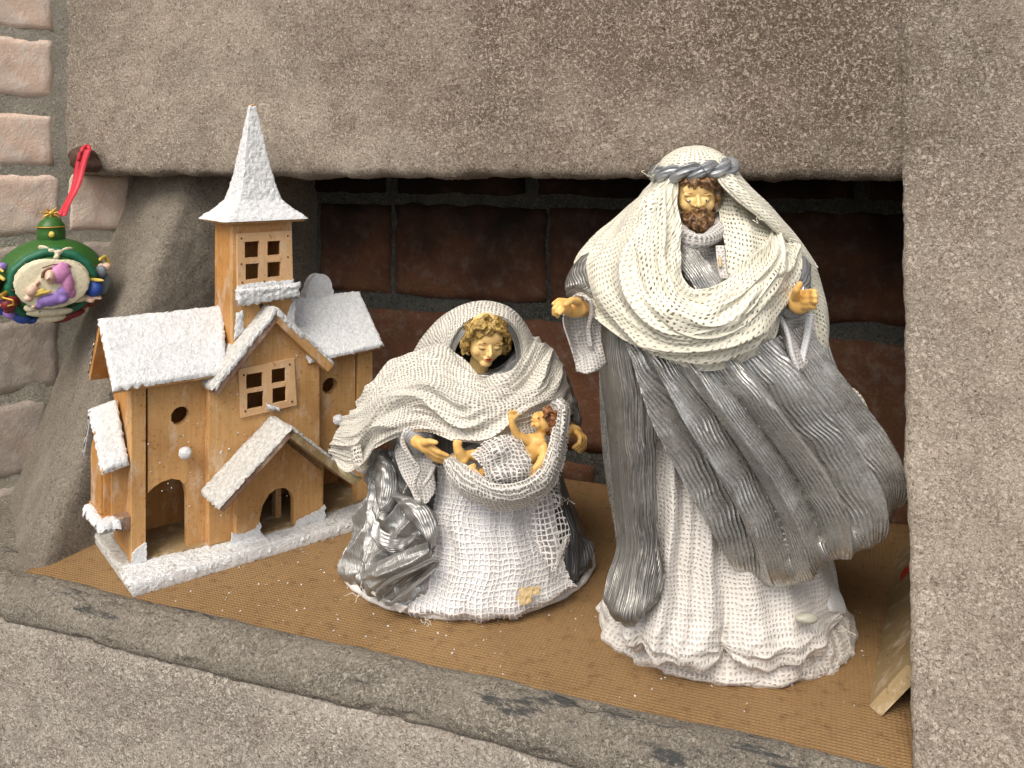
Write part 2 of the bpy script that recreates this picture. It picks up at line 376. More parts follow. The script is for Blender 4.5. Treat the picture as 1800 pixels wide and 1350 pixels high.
def mat_cloth(name, col, col2, fu, fv, wu=0.5, wv=0.5, holes=True, rough=0.75, dist=0.35, vary=0.25, bump=0.10, sheen=0.2):
    """woven cloth from the uv (building units): threads run both ways, holes between them"""
    m = M(name, rough, spec=0.3); uvn = m.n("UVMap"); uvn.uv_map = "uv"
    dn = m.noise(uvn.outputs[0], 0.35, 3, 0.6, col=True); sub = m.n("VectorMath", operation='SUBTRACT'); m.l(dn, sub.inputs[0]); sub.inputs[1].default_value = (0.5, 0.5, 0.5)
    scl = m.n("VectorMath", operation='SCALE'); m.l(sub.outputs[0], scl.inputs[0]); scl.inputs["Scale"].default_value = dist*3
    dn2 = m.noise(uvn.outputs[0], 2.2, 2, 0.6, col=True); sub2 = m.n("VectorMath", operation='SUBTRACT'); m.l(dn2, sub2.inputs[0]); sub2.inputs[1].default_value = (0.5, 0.5, 0.5)
    scl2 = m.n("VectorMath", operation='SCALE'); m.l(sub2.outputs[0], scl2.inputs[0]); scl2.inputs["Scale"].default_value = dist*0.5
    ad = m.n("VectorMath", operation='ADD'); m.l(uvn.outputs[0], ad.inputs[0]); m.l(scl.outputs[0], ad.inputs[1])
    ad2 = m.n("VectorMath", operation='ADD'); m.l(ad.outputs[0], ad2.inputs[0]); m.l(scl2.outputs[0], ad2.inputs[1])
    sp = m.n("SeparateXYZ"); m.l(ad2.outputs[0], sp.inputs[0])
    cu = m.mth('COSINE', m.mth('MULTIPLY', sp.outputs[0], 2*math.pi*fu)); cv = m.mth('COSINE', m.mth('MULTIPLY', sp.outputs[1], 2*math.pi*fv))
    vn = m.noise(uvn.outputs[0], 0.6, 3, 0.6); vo = m.mth('MULTIPLY', m.mth('SUBTRACT', vn, 0.5), vary*4)
    tu = m.mth('ADD', cu, m.mth('ADD', 2*wu-1, vo)); tv = m.mth('ADD', cv, m.mth('ADD', 2*wv-1, vo))
    h = m.mth('MAXIMUM', tu, tv)
    body = m.mth('MULTIPLY', h, 4.0, clamp=True)
    fibre = m.noise(uvn.outputs[0], 7, 3, 0.6)
    c = m.mix(m.ramp(fibre, [(0.35, 0), (0.7, 1)]), col2, col); c = m.mix(m.ramp(vn, [(0.4, 0), (0.75, 0.5)]), c, col2)
    hh = m.mth('ADD', m.mth('MINIMUM', m.mth('MAXIMUM', h, -0.3), 1.0), m.mth('MULTIPLY', fibre, 0.4))
    m.b.inputs["Sheen Weight"].default_value = sheen
    if holes: return m.out(c, m.bump(hh, bump), alpha=body)
    c = m.mix(m.mth('SUBTRACT', 1.0, body), c, tuple(x*0.84 for x in col2))
    return m.out(c, m.bump(hh, bump))
MT['gauze_cream'] = mat_cloth("cream_open_weave", (0.80, 0.77, 0.655), (0.70, 0.665, 0.54), 2.0, 2.9, 0.86, 0.84, dist=0.35, vary=0.52, bump=0.06)
MT['cream_lining'] = mat_cloth("cream_fine_cloth", (0.80, 0.77, 0.67), (0.71, 0.68, 0.56), 2.4, 4.4, 0.74, 0.72, holes=False, dist=0.15, bump=0.045)
MT['gauze_mary'] = mat_cloth("ivory_gauze", (0.74, 0.71, 0.64), (0.63, 0.59, 0.51), 2.6, 4.4, 0.68, 0.68, dist=0.42, vary=0.42, bump=0.05)
MT['mary_lining'] = mat_cloth("ivory_fine_cloth", (0.66, 0.645, 0.60), (0.56, 0.535, 0.475), 5.0, 3.2, 0.70, 0.68, holes=False, dist=0.14, bump=0.05)
MT['gauze_white'] = mat_cloth("white_gauze", (0.82, 0.79, 0.77), (0.74, 0.70, 0.68), 1.9, 2.0, 0.22, 0.22, dist=0.40, vary=0.09, bump=0.05)
MT['gauze_sling'] = mat_cloth("fine_white_gauze", (0.76, 0.73, 0.69), (0.64, 0.60, 0.56), 2.9, 2.3, 0.34, 0.34, dist=0.5, vary=0.18, bump=0.05)
MT['burlap'] = mat_cloth("white_painted_burlap", (0.70, 0.67, 0.635), (0.60, 0.56, 0.52), 2.7, 3.0, 0.83, 0.81, holes=False, dist=0.35, vary=0.42, bump=0.07)
MT['satin'] = mat_cloth("white_lining", (0.72, 0.72, 0.73), (0.62, 0.62, 0.63), 3, 3, 0.85, 0.85, holes=False, dist=0.1, bump=0.03)
MT['sleeve'] = mat_cloth("grey_white_sleeve_weave", (0.66, 0.63, 0.60), (0.54, 0.51, 0.48), 3.0, 2.8, 0.74, 0.70, holes=False, dist=0.16, vary=0.30, bump=0.09)
def mat_silver(name, col, col2, f=2.6, axis=1, rough=0.27, metal=0.80, bump=0.11, dirt=(0.16, 0.13, 0.10), rib=1.1):
    m = M(name, rough, metal=metal); uvn = m.n("UVMap"); uvn.uv_map = "uv"
    dn = m.noise(uvn.outputs[0], 0.28, 1, 0.5); sp = m.n("SeparateXYZ"); m.l(uvn.outputs[0], sp.inputs[0])
    x = m.mth('ADD', sp.outputs[axis], m.mth('MULTIPLY', dn, 0.7))
    w = m.mth('COSINE', m.mth('MULTIPLY', x, 2*math.pi*f)); w = m.mth('SUBTRACT', 1.0, m.mth('ABSOLUTE', w))
    st = m.n("Mapping"); m.l(uvn.outputs[0], st.inputs[0]); st.inputs["Scale"].default_value = (0.22, 2.6, 1) if axis == 1 else (2.6, 0.22, 1)
    fb = m.noise(st.outputs[0], 1.2, 4, 0.6, 0.7); bl = m.noise(uvn.outputs[0], 0.22, 3, 0.5); sk = m.noise(uvn.outputs[0], 3.5, 3, 0.6)
    ampl = m.ramp(m.noise(uvn.outputs[0], 0.35, 2, 0.5), [(0.35, 0.15), (0.6, 1)])
    h = m.mth('ADD', m.mth('MULTIPLY', m.mth('MULTIPLY', w, rib), ampl), m.mth('MULTIPLY', fb, 1.8))
    c = m.mix(m.ramp(bl, [(0.35, 0), (0.75, 1)]), col, col2); c = m.mix(m.ramp(m.noise(uvn.outputs[0], 0.8, 4, 0.6), [(0.52, 0), (0.75, 0.4)]), c, dirt)
    r = m.ramp(sk, [(0.35, rough-0.08), (0.7, rough+0.2)])
    return m.out(c, m.bump(h, bump), rough=r)
MT['silver'] = mat_silver("silver_crepe", (0.64, 0.63, 0.60), (0.46, 0.45, 0.43))
MT['silver_x'] = mat_silver("silver_crepe_cross", (0.50, 0.495, 0.485), (0.36, 0.355, 0.34), axis=0)
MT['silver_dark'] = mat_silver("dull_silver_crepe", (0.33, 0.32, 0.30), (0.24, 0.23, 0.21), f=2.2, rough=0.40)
MT['foil'] = mat_silver("crumpled_silver_cloth", (0.46, 0.46, 0.45), (0.32, 0.315, 0.30), f=3.2, rough=0.42, bump=0.09, rib=0.5)
MT['slate'] = mat_silver("dark_grey_cloth", (0.12, 0.125, 0.13), (0.07, 0.072, 0.076), f=1.5, rough=0.5, metal=0.3)
MT['rope'] = mat_silver("blue_grey_silver_rope", (0.47, 0.49, 0.52), (0.30, 0.31, 0.33), f=1.5, rough=0.35, metal=0.6, bump=0.08, dirt=(0.2, 0.2, 0.22))
def mat_skin(name, a, b, wash, rough=0.42):
    m = M(name, rough, spec=0.45); c = m.coord(); n = m.noise(c, 0.9, 4, 0.6); n2 = m.noise(c, 4, 4, 0.7)
    col = m.mix(m.ramp(n, [(0.35, 0), (0.7, 1)]), a, b); col = m.mix(m.ramp(n2, [(0.6, 0), (0.75, 0.35)]), col, wash)
    m.b.inputs["Subsurface Weight"].default_value = 0.08; m.b.inputs["Subsurface Scale"].default_value = 0.003
    return m.out(col, m.bump(n2, 0.015))
MT['skin'] = mat_skin("painted_resin_skin", (0.78, 0.48, 0.16), (0.70, 0.41, 0.12), (0.50, 0.24, 0.06))
MT['skin_face'] = mat_skin("painted_resin_face", (0.83, 0.58, 0.25), (0.78, 0.51, 0.19), (0.72, 0.40, 0.15))
def mat_hair(name, a, b, sc_=3.0):
    m = M(name, 0.4, spec=0.5); c = m.coord((1, 1, 1)); n = m.noise(c, sc_, 3, 0.6, 1.2)
    return m.out(m.mix(m.ramp(n, [(0.42, 0), (0.6, 1)]), a, b), m.bump(n, 0.08))
MT['hair_gold'] = mat_hair("gilded_blonde_hair", (0.14, 0.075, 0.02), (0.52, 0.35, 0.09))
MT['hair_brown'] = mat_hair("dark_brown_hair", (0.055, 0.022, 0.012), (0.30, 0.16, 0.06))
MT['hair_red'] = mat_hair("chestnut_hair", (0.13, 0.045, 0.015), (0.30, 0.12, 0.035))
def flat(name, col, rough=0.45, metal=0.0, bumpy=0.02):
    m = M(name, rough, metal=metal); c = m.coord(); n = m.noise(c, 2.5, 4, 0.6)
    return m.out(m.mix(m.ramp(n, [(0.4, 0), (0.75, 1)]), col, tuple(x*0.72 for x in col)), m.bump(n, bumpy))
for k, c, r in [('lip', (0.36, 0.03, 0.025), .35), ('eye_white', (0.75, 0.72, 0.62), .3), ('eye_dark', (0.06, 0.03, 0.02), .3), ('brow', (0.30, 0.15, 0.04), .5), ('blush', (0.66, 0.28, 0.14), .5),
                ('o_green', (0.035, 0.13, 0.022), .3), ('o_leaf', (0.012, 0.14, 0.07), .35), ('o_cream', (0.72, 0.65, 0.46), .4), ('o_pink', (0.58, 0.24, 0.46), .4),
                ('o_lilac', (0.32, 0.20, 0.56), .4), ('o_blue', (0.02, 0.07, 0.33), .35), ('o_red', (0.22, 0.02, 0.025), .35), ('o_gold', (0.62, 0.38, 0.07), .3),
                ('o_skin', (0.74, 0.50, 0.38), .4), ('o_black', (0.02, 0.015, 0.014), .3), ('o_grey', (0.18, 0.21, 0.24), .4), ('o_brown', (0.17, 0.07, 0.03), .4), ('o_yellow', (0.68, 0.5, 0.1), .35), ('ribbon', (0.66, 0.035, 0.06), .5), ('stain_yellow', (0.62, 0.47, 0.25), .6),
                ('gum', (0.42, 0.40, 0.33), .4), ('redpaint', (0.5, 0.02, 0.01), .5), ('hem_paint', (0.72, 0.70, 0.68), .6), ('stiff_cream', (0.62, 0.55, 0.30), .5)]:
    MT[k] = flat(k.replace('o_', 'painted_'), c, r+(.14 if k[:2] == 'o_' else 0), 0.5 if k == 'o_gold' else 0.0)
MT['iron'] = flat("rusty_iron", (0.12, 0.065, 0.045), 0.7, 0.3, 0.25)
MT['ground'] = mat_render("paving", (0.25, 0.24, 0.22), (0.4, 0.38, 0.35), (0.16, 0.15, 0.14), 0.3)

# ================================================================== SETTING
def wallgrid(name, U, Vp, mat, amp=0.35, seed=3, label=None, extra=None):
    """U: x positions (n); Vp: function x -> profile array (m,3)"""
    G = np.array([Vp(x) for x in U]); N = gnormals(G); s = facing(G, N); N = N*s
    D = amp*(fbm(G[..., 0]/9, G[..., 1]/9, G[..., 2]/9, seed, 3)+0.35*fbm(G[..., 0]/1.6, G[..., 1]/1.6, G[..., 2]/1.6, seed+9, 3)+0.22*noise(G[..., 0]/0.55, G[..., 1]/0.55, G[..., 2]/0.55, seed+30))
    if extra is not None: D = D+extra(G)
    G = G+N*D[..., None]; F = gridfaces(G.shape[0], G.shape[1])
    if s < 0: F = F[:, ::-1]
    o = add(name, G.reshape(-1, 3), F, mat, kind='structure', loc=(0, 0, 0) if mat in (MT['render'], MT['dark_mortar']) else G.reshape(-1, 3).mean(0))
    if label: o['label'] = label
    return o
def resample(prof, step):
    prof = np.asarray(prof, float); L = np.concatenate([[0], np.cumsum(np.linalg.norm(np.diff(prof, axis=0), axis=1))])
    n = max(2, int(L[-1]/step)); t = np.linspace(0, L[-1], n)
    return np.stack([np.interp(t, L, prof[:, i]) for i in range(prof.shape[1])], -1)
def chaikin(p, it=2):
    p = np.asarray(p, float)
    for _ in range(it):
        q = [p[0]]
        for a, b in zip(p[:-1], p[1:]): q += [a*.75+b*.25, a*.25+b*.75]
        q.append(p[-1]); p = np.array(q)
    return p
# lintel: vertical rendered wall above the opening with a broken rounded lower edge
lp = chaikin([(113.5, 41.9), (93, 41.7), (90.6, 41.9), (90.0, 43.4), (90, 50), (90, 130)], 2)
lpr = resample(lp, 0.42); nl = len(lpr)
def lintel_prof(x):
    w = np.clip((48-lpr[:, 1])/5, 0, 1)
    z = lpr[:, 1]+w*(0.45*noise(x/4, 0, 0, 5)+0.22*noise(x/1.2, 0, 0, 6))
    y = lpr[:, 0]+(0.12+0.3*max(0, x-7.2) if x > 6.6 else 0)+w*(0.35*noise(x/2.5, 7, 0, 8))*(lpr[:, 0] < 92)
    return np.stack([np.full(nl, x), y, z], -1)
wallgrid("lintel_wall", np.arange(-104, 9.0, 0.42), lintel_prof, MT['render'], 0.30, 3)
# right pier: leans forward below the lintel; runs on upwards as the same wall
pp = resample(chaikin([(90, 130), (90, 46), (89.0, 41), (66.5, 0), (62.5, -9), (61.5, -60)], 2), 0.42)
def pier_edge(z): return 5.74+0.0226*np.clip(z, -60, 42)
xs = np.concatenate([[0]*0, np.linspace(0, 1, 2)[:0]])
cols = []
npz = len(pp)
inner = [(14.0, 46.5), (9.0, 25), (2.2, 3.0), (0.85, 0.9), (0.15, 0.12)]
def pier_col(dx, dy):
    z = pp[:, 1]; e = pier_edge(z); hi = smooth(40.6, 42.2, z)
    return np.stack([e+dx*(1-hi)*0.12 if dx >= 2 else e+dx*0.0+0*z, pp[:, 0]+dy*(1-hi), z], -1)
Gp = []
for (dyb, off) in [(46.5, 5.0), (30, 3.4), (15, 1.8), (6, 0.75), (3, 0.4), (1.6, 0.15), (0.8, 0.0), (0.3, 0.15), (0.08, 0.45)]:
    z = pp[:, 1]; e = pier_edge(z); lo = 1-smooth(40.4, 41.8, z)
    y = np.minimum(pp[:, 0]+dyb, 113.4)
    Gp.append(np.stack([e+off*lo, pp[:, 0]+(y-pp[:, 0])*lo, z], -1))
for dx in np.arange(0.9, 80, 0.42):
    Gp.append(np.stack([pier_edge(pp[:, 1])+dx, pp[:, 0], pp[:, 1]], -1))
Gp = np.array(Gp)
it = iter(Gp)
wallgrid("right_pier", range(len(Gp)), lambda i: Gp[i], MT['render'], 0.30, 3)
# ledge: rounded cement moulding along the front of the shelf, and the face below it
le = resample(chaikin([(67.6, -0.6), (66.6, 0.35), (65.2, 0.95), (63.6, 0.55), (62.3, -0.7), (62.3, -2.0), (62.9, -2.6)], 2), 0.22)
def ledge_prof(x):
    w = 0.25*noise(x/11, 1, 0, 3)+0.10*noise(x/3, 2, 0, 4)
    return np.stack([np.full(len(le), x), le[:, 0]+w*0.6, le[:, 1]+w*0.55], -1)
def chips(G):
    n = fbm(G[..., 0]/2.6, G[..., 1]/1.3, G[..., 2]/1.3, 77, 3); return -0.22*smooth(0.25, 0.45, n)
wallgrid("ledge_moulding", np.concatenate([np.arange(-112, 7.5, 0.25), np.arange(7.5, 80, 1.0)]), ledge_prof, MT['ledge'], 0.16, 13, extra=chips)
lf = resample([(64.2, -1.9), (62.9, -2.45), (62.5, -3.0), (62.3, -4), (61.6, -12), (60, -34), (60, -60)], 0.42)
wallgrid("wall_below_ledge", np.concatenate([np.arange(-112, 7.2, 0.42), np.arange(7.2, 80, 1.0)]), lambda x: np.stack([np.full(len(lf), x), lf[:, 0], lf[:, 1]+0.25*noise(x/3, 0, 0, 2)], -1), MT['render_low'], 0.34, 23)
# left jamb and inner cheek
def jamb_row(z):
    t = np.clip(z/42, -0.2, 1.02)
    out0 = np.array([-102.0, 83.5])*(1-t)+np.array([-95.8, 98.5])*t
    inn = np.array([-80.0, 67.0])*(1-t)+np.array([-83.3, 95.0])*t
    oo = out0+np.array([-3.0, -1.0])
    d = np.array([.386, .922])
    return resample(chaikin([out0-np.array([3, -4.0]), out0, out0*0.45+inn*0.55, inn, inn+np.array([1.6, 4]), (-78.5, 100), (-74.0, 113.4)], 2), 0.45)
zz = np.arange(-8, 43.5, 0.42); rows = [jamb_row(z) for z in zz]; m_ = 130
rows = [crspline(r, m_) for r in rows]
GJ = np.array([np.concatenate([r, np.full((m_, 1), z)], 1) for r, z in zip(rows, zz)])
wallgrid("left_jamb", range(len(GJ)), lambda i: GJ[i], MT['jamb'], 0.28, 43)
# brick walls: recessed mortar sheet plus single bricks
def brick_mesh(w, h, dpt, seed, rnd=0.45):
    nx, nz = 19, 11
    x = np.linspace(-w/2, w/2, nx); z = np.linspace(-h/2, h/2, nz)
    X, Z = np.meshgrid(x, z, indexing='ij')
    e = np.minimum(np.minimum(X+w/2, w/2-X), np.minimum(Z+h/2, h/2-Z))
    Y = -dpt+0.22*(1-np.clip(e/0.5, 0, 1))**2+0.16*noise(X/2.3, Z/2.3, seed*2.7, seed)+.12*noise(X/1.1, Z/1.1, seed*1.7, seed)
    wob = 2.2 if w > 20 else 1
    jx = wob*0.25*noise(X/3, Z/3, 9+seed*3.3, seed+3)+.2*noise(X, Z, seed*2.2, 8); jz = wob*0.25*noise(X/3, Z/3, 40+seed*3.3, seed+4)+.2*noise(X, Z, seed*1.2, 9)
    k = 1-np.clip(e/1.5, 0, 1)
    V = np.stack([X+jx*k, Y, Z+jz*k], -1).reshape(-1, 3); F = gridfaces(nx, nz).tolist()
    ring = [i*nz for i in range(nx)]+[(nx-1)*nz+j for j in range(1, nz)]+[i*nz+nz-1 for i in range(nx-2, -1, -1)]+[j for j in range(nz-2, 0, -1)]
    b = len(V); back = V[ring].copy(); back[:, 1] = 0.5; V = np.concatenate([V, back]); n = len(ring)
    for i in range(n): F.append([ring[i], b+i, b+(i+1) % n, ring[(i+1) % n]])
    F.append([b+i for i in range(n)][::-1]) if False else None
    return V, F
def fix_normals(o):
    bm = bmesh.new(); bm.from_mesh(o.data); bmesh.ops.recalc_face_normals(bm, faces=bm.faces); bm.to_mesh(o.data); bm.free()
def brick(parent, pos, dirx, w, h, dpt, mat, seed):
    V, F = brick_mesh(w, h, dpt, seed)
    dx = np.array([dirx[0], dirx[1], 0]); dy = np.array([-dirx[1], dirx[0], 0]); dz = np.array([0, 0, 1])
    W = V[:, :1]*dx+V[:, 1:2]*dy+V[:, 2:]*dz+np.asarray(pos)
    o = add("brick", W, F, mat, parent, loc=(0, 0, 0) if mat is MT['brick_soot_shade'] else np.asarray(pos))
    fix_normals(o)
    return o
# side wall (left), vertical, receding into the corner
sd = np.array([.386, .922]); sp0 = np.array([-99.4, 90.0])
def side_pt(t, z): q = sp0+sd*t; return np.array([q[0], q[1], z])
o_side = wallgrid("side_wall", np.arange(-60, 11, 0.45), lambda t: np.array([side_pt(t, z) for z in np.arange(-60, 130, 0.45)]), MT['mortar'], 0.13, 63)
k = 0
rows_z = [(z_, z_+7.8) for z_ in (97.8, 88.7, 79.7)]+[(70.7, 78.5), (61.6, 68.6), (52.5, 60.2), (43.2, 50.0), (33.9, 41.9), (23.3, 32.3), (13.0, 22.4), (1.6, 11.4), (-9, 0.4), (-19.5, -10.4)]
for ri, (z0, z1) in enumerate(rows_z):
    ends = {4: [(8.6, -0.6+0.9), (-0.9, -12), (-13.2, -25), (-26, -38), (-39.4, -51)], 5: [(7.4, -1.8), (-3.2, -14.6), (-16, -28), (-29.2, -41), (-42.4, -54)], 6: [(-1.2, -13), (-14.2, -26), (-27.2, -39), (-40.4, -52)], 7: [(-2.6, -15), (-16.2, -28), (-29.4, -41), (-42.2, -54)]}.get(ri-3, [(-1.9, -14), (-15.2, -27), (-28.4, -40), (-41.4, -53)])
    for (t1, t0) in ends:
        c = (t0+t1)/2; q = side_pt(c, (z0+z1)/2)
        brick(o_side, q, sd, t1-t0, z1-z0, 0.24, MT['brick'] if ri < 7 else (MT['brick_grey'] if ri > 7 else MT['brick']), 10+k); k += 1
# back wall of the niche
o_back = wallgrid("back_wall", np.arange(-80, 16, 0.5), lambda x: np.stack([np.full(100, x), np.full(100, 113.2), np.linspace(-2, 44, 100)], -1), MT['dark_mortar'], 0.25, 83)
k = 0
for (z0, z1, xs_) in [(39.0, 46, [(-75, -62), (-60, -40), (-38, -17), (-15, 3), (5, 16)]), (24.0, 37.3, [(-73.2, -61.0), (-60.2, -36.8), (-36.2, -13.2), (-12.3, 10.5)]),
                      (4.0, 21.6, [(-74, -66.4), (-65, -42.6), (-40.4, -17.6), (-16.6, 10.5)]), (-8, 2.2, [(-74, -54), (-52, -30), (-28, -6), (-4, 12)])]:
    for (x0, x1) in xs_:
        brick(o_back, ((x0+x1)/2, 113.2, (z0+z1)/2), (1, 0), x1-x0, z1-z0, 0.45, MT['brick_soot_shade'], 50+k); k += 1
# niche ceiling
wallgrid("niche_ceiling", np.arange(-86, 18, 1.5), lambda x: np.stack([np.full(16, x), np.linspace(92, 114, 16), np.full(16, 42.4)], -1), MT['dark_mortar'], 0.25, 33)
wallgrid("hearth_bed", np.arange(-112, 14, 0.7), lambda x: np.stack([np.full(70, x), np.linspace(66.6, 114, 70), np.full(70, -0.55)], -1), MT['ledge'], 0.12, 93)
# hardboard floor of the niche
xb = np.linspace(-80.2, 12, 140); yb = np.linspace(66.3, 113, 70)
X, Y = np.meshgrid(xb, yb, indexing='ij'); Z = 0.03*fbm(X/14, Y/14, 0, 5, 2); Z -= Z.max()
# recede the left edge to follow the jamb foot
GB = np.stack([X, Y, Z], -1)
ob = add("hardboard_sheet", GB.reshape(-1, 3), gridfaces(140, 70), MT['board'], loc=(-30, 90, 0), solid=0.35,
         label="brown woven-textured hardboard sheet lying on the niche floor under the figures", cat="board")
# paving far below, in front of the fireplace
V = np.array([(-400, -400, -100), (400, -400, -100), (400, 64, -100), (-400, 64, -100)], float)
add("ground", V, [[0, 1, 2, 3]], MT['ground'], kind='structure', shade=False)
# snow crumbs on the board
pts = []
for i in range(230):
    if i < 120: q = P(rng.uniform(60, 640), rng.uniform(1000, 1130), 1); x = rng.uniform(-62, -20); y = rng.uniform(67.5, 88)
    else: x = rng.uniform(-60, 6); y = rng.uniform(67, 92)
    pts.append((x, y))
parts = []
for (x, y) in pts:
    r = rng.uniform(0.05, 0.13)*(1.5 if rng.random() < 0.07 else 1); A = rng.uniform(0, 6.28)
    v = np.array([[0, 0, r*0.9], [r, 0, 0], [-r*.4, r*.9, 0], [-r*.6, -r*.8, 0.0]]); v += rng.uniform(-.3, .3, v.shape)*r
    c_, s_ = math.cos(A), math.sin(A); v[:, :2] = v[:, :2]@np.array([[c_, -s_], [s_, c_]]); v += np.array([x, y, 0.0])
    parts.append((v, [[0, 1, 2], [0, 2, 3], [0, 3, 1], [1, 3, 2]]))
V, F = merge(parts); add("snow_crumbs", V, F, MT['snow'], kind='stuff', shade=False)
# ================================================================== CHURCH
cO = np.array([-38.0, 85.5]); cA = np.array([.78, .626]); cC = np.array([-.626, .78])
def CH(a, c, z):
    q = cO+cA*a+cC*c; w = camxy(q[0], q[1]); return np.array([w[0], w[1], z])
church = empty("wooden_church", CH(0, 0, 0), "snow-dusted wooden model church with steeple standing at the left end of the niche", "model church")
def bevel(o, w=0.07, seg=2):
    m = o.modifiers.new("edge", 'BEVEL'); m.width = w*S; m.segments = seg; m.limit_method = 'ANGLE'; m.angle_limit = math.radians(50); return o
def prism(name, outline, holes, fmap, t0, t1, mat, parent=None, bv=0.06, label=None):
    """2-D outline with holes, given thickness; fmap(u,v,t)->point"""
    loops = [outline]+list(holes)
    flatp = [p for l in loops for p in l]
    tris = tessellate_polygon([[Vector((p[0], p[1], 0)) for p in l] for l in loops])
    n = len(flatp); V = [fmap(u, v, t0) for u, v in flatp]+[fmap(u, v, t1) for u, v in flatp]
    F = [list(t) for t in tris]+[[i+n for i in t][::-1] for t in tris]; b = 0
    for l in loops:
        k = len(l)
        for i in range(k): F.append([b+i, b+(i+1) % k, n+b+(i+1) % k, n+b+i])
        b += k
    o = add(name, V, F, mat, parent or church, shade=False, label=label, loc=np.mean(V, axis=0)); fix_normals(o)
    if bv: bevel(o, bv)
    return o
def front(name, outline, holes, c0, c1, mat, parent=None, **k): return prism(name, outline, holes, lambda u, v, t: CH(u, t, v), c0, c1, mat, parent, **k)
def sidep(name, outline, holes, a0, a1, mat, parent=None, **k): return prism(name, outline, holes, lambda u, v, t: CH(t, u, v), a0, a1, mat, parent, **k)
def flatb(name, outline, z0, z1, mat, parent=None, **k): return prism(name, outline, [], lambda u, v, t: CH(u, v, t), z0, z1, mat, parent, **k)
def rect(u0, v0, u1, v1): return [(u0, v0), (u1, v0), (u1, v1), (u0, v1)]
def circ(u, v, r, n=20, ry=None): return [(u+r*math.cos(2*math.pi*i/n)*(1+0.05*math.sin(3*i)), v+(ry or r)*math.sin(2*math.pi*i/n)) for i in range(n)]
def snow_on(quad, name="snow", parent=None, mat=None, th=0.23, amp=0.07, res=0.17, jag=0.25, wrap=0.35):
    """rough snow coat on a quad (4 points, world) with a ragged edge that hangs over"""
    q = [np.asarray(p, float) for p in quad]; e1, e2 = q[1]-q[0], q[3]-q[0]
    L1, L2 = np.linalg.norm(e1), np.linalg.norm(q[3]-q[0]); nu, nv = max(6, int(L1/res)), max(6, int(L2/res))
    s = np.linspace(0, 1, nu)[:, None, None]; t = np.linspace(0, 1, nv)[None, :, None]
    G = q[0]*(1-s)*(1-t)+q[1]*s*(1-t)+q[2]*s*t+q[3]*(1-s)*t
    n = np.cross(e1, e2); n /= np.linalg.norm(n)
    if ((EYE3-q[0])*n).sum() < 0 and abs(n[2]) < 0.2: n = -n
    if n[2] < -0.05: n = -n
    d1, d2 = e1/L1, e2/np.linalg.norm(e2)
    S1 = (s[..., 0]*L1+0*t[..., 0]); T1 = (t[..., 0]*L2+0*s[..., 0]); sd_ = int(abs(q[0].sum()*31)) % 97
    H = th+amp*(noise(S1/0.45, T1/0.45, 0, sd_)+0.8*noise(S1/0.2, T1/0.2, 3, sd_+1))+0.10*noise(S1/2, T1/2, 3, sd_+2)
    edge = np.minimum(np.minimum(S1, L1-S1), np.minimum(T1, L2-T1)); k = np.clip(edge/(res*1.2), 0, 1)
    H = H*(0.1+0.9*k)-wrap*(k <= 0.01)*(0.5+0.6*noise(S1/0.4, T1/0.4, 8, sd_+3))
    jj = (1-np.clip(edge/(res*2.5), 0, 1))*jag*noise(S1/0.5, T1/0.5, 9, sd_+5)
    out1 = np.where(S1 < L1/2, -1, 1)*(np.minimum(S1, L1-S1) < res*1.5); out2 = np.where(T1 < L2/2, -1, 1)*(np.minimum(T1, L2-T1) < res*1.5)
    G = G+n*H[..., None]+d1*(out1*(0.10+jj))[..., None]+d2*(out2*(0.10+jj))[..., None]
    F = gridfaces(nu, nv); N = gnormals(G)
    if (N*n).sum() < 0: F = F[:, ::-1]
    return add(name, G.reshape(-1, 3), F, mat or MT['snow'], parent or church, loc=G.reshape(-1, 3).mean(0))
def slab(name, p, thick, mat, snow=True, smat=None, **k):
    """roof board through 4 points (lower-left, lower-right, upper-right, upper-left), thickness downwards"""
    p = [np.asarray(x, float) for x in p]; n = np.cross(p[1]-p[0], p[3]-p[0]); n /= np.linalg.norm(n)
    if n[2] < 0: n = -n
    V = p+[x-n*thick for x in p]; F = [[0, 1, 2, 3], [7, 6, 5, 4], [0, 4, 5, 1], [1, 5, 6, 2], [2, 6, 7, 3], [3, 7, 4, 0]]
    o = add(name, V, F, mat, church, shade=False, loc=np.mean(V, axis=0)); fix_normals(o); bevel(o, 0.08)
    if snow: snow_on(p, parent=o, mat=smat, **k)
    return o
W1, W2 = MT['wood'], MT['wood2']
# base board, snow all round, bare dusty floor inside the walls
ob_ = flatb("base_board", rect(0, 0, 32, 16.2), 0.0, 1.15, MT['snow_grey'])
snow_on([CH(0, 0, 1.1), CH(32, 0, 1.1), CH(32, 4.0, 1.1), CH(0, 5.2, 1.1)], parent=ob_, th=0.1, amp=0.10, jag=0.5, wrap=0.9)
snow_on([CH(0, 5.2, 1.1), CH(1.6, 5.2, 1.1), CH(1.6, 16, 1.1), CH(0, 16, 1.1)], parent=ob_, th=0.08, amp=0.1, wrap=0.6, mat=MT['snow_grey'])
snow_on([CH(0.03, -0.05, 0.05), CH(32, -0.05, 0.05), CH(32, -0.05, 1.15), CH(0.03, -0.05, 1.15)], parent=ob_, th=0.05, amp=0.06, wrap=0.05)
def ragged(pts, amp, seed, step=0.35):
    r = resample(np.array(pts+[pts[0]], float), step)[:-1]; i = np.arange(len(r))
    return [(x+amp*float(noise(j*0.55, 1, 0, seed)), y+amp*float(noise(j*0.55, 5, 0, seed))) for j, (x, y) in zip(i, r)]
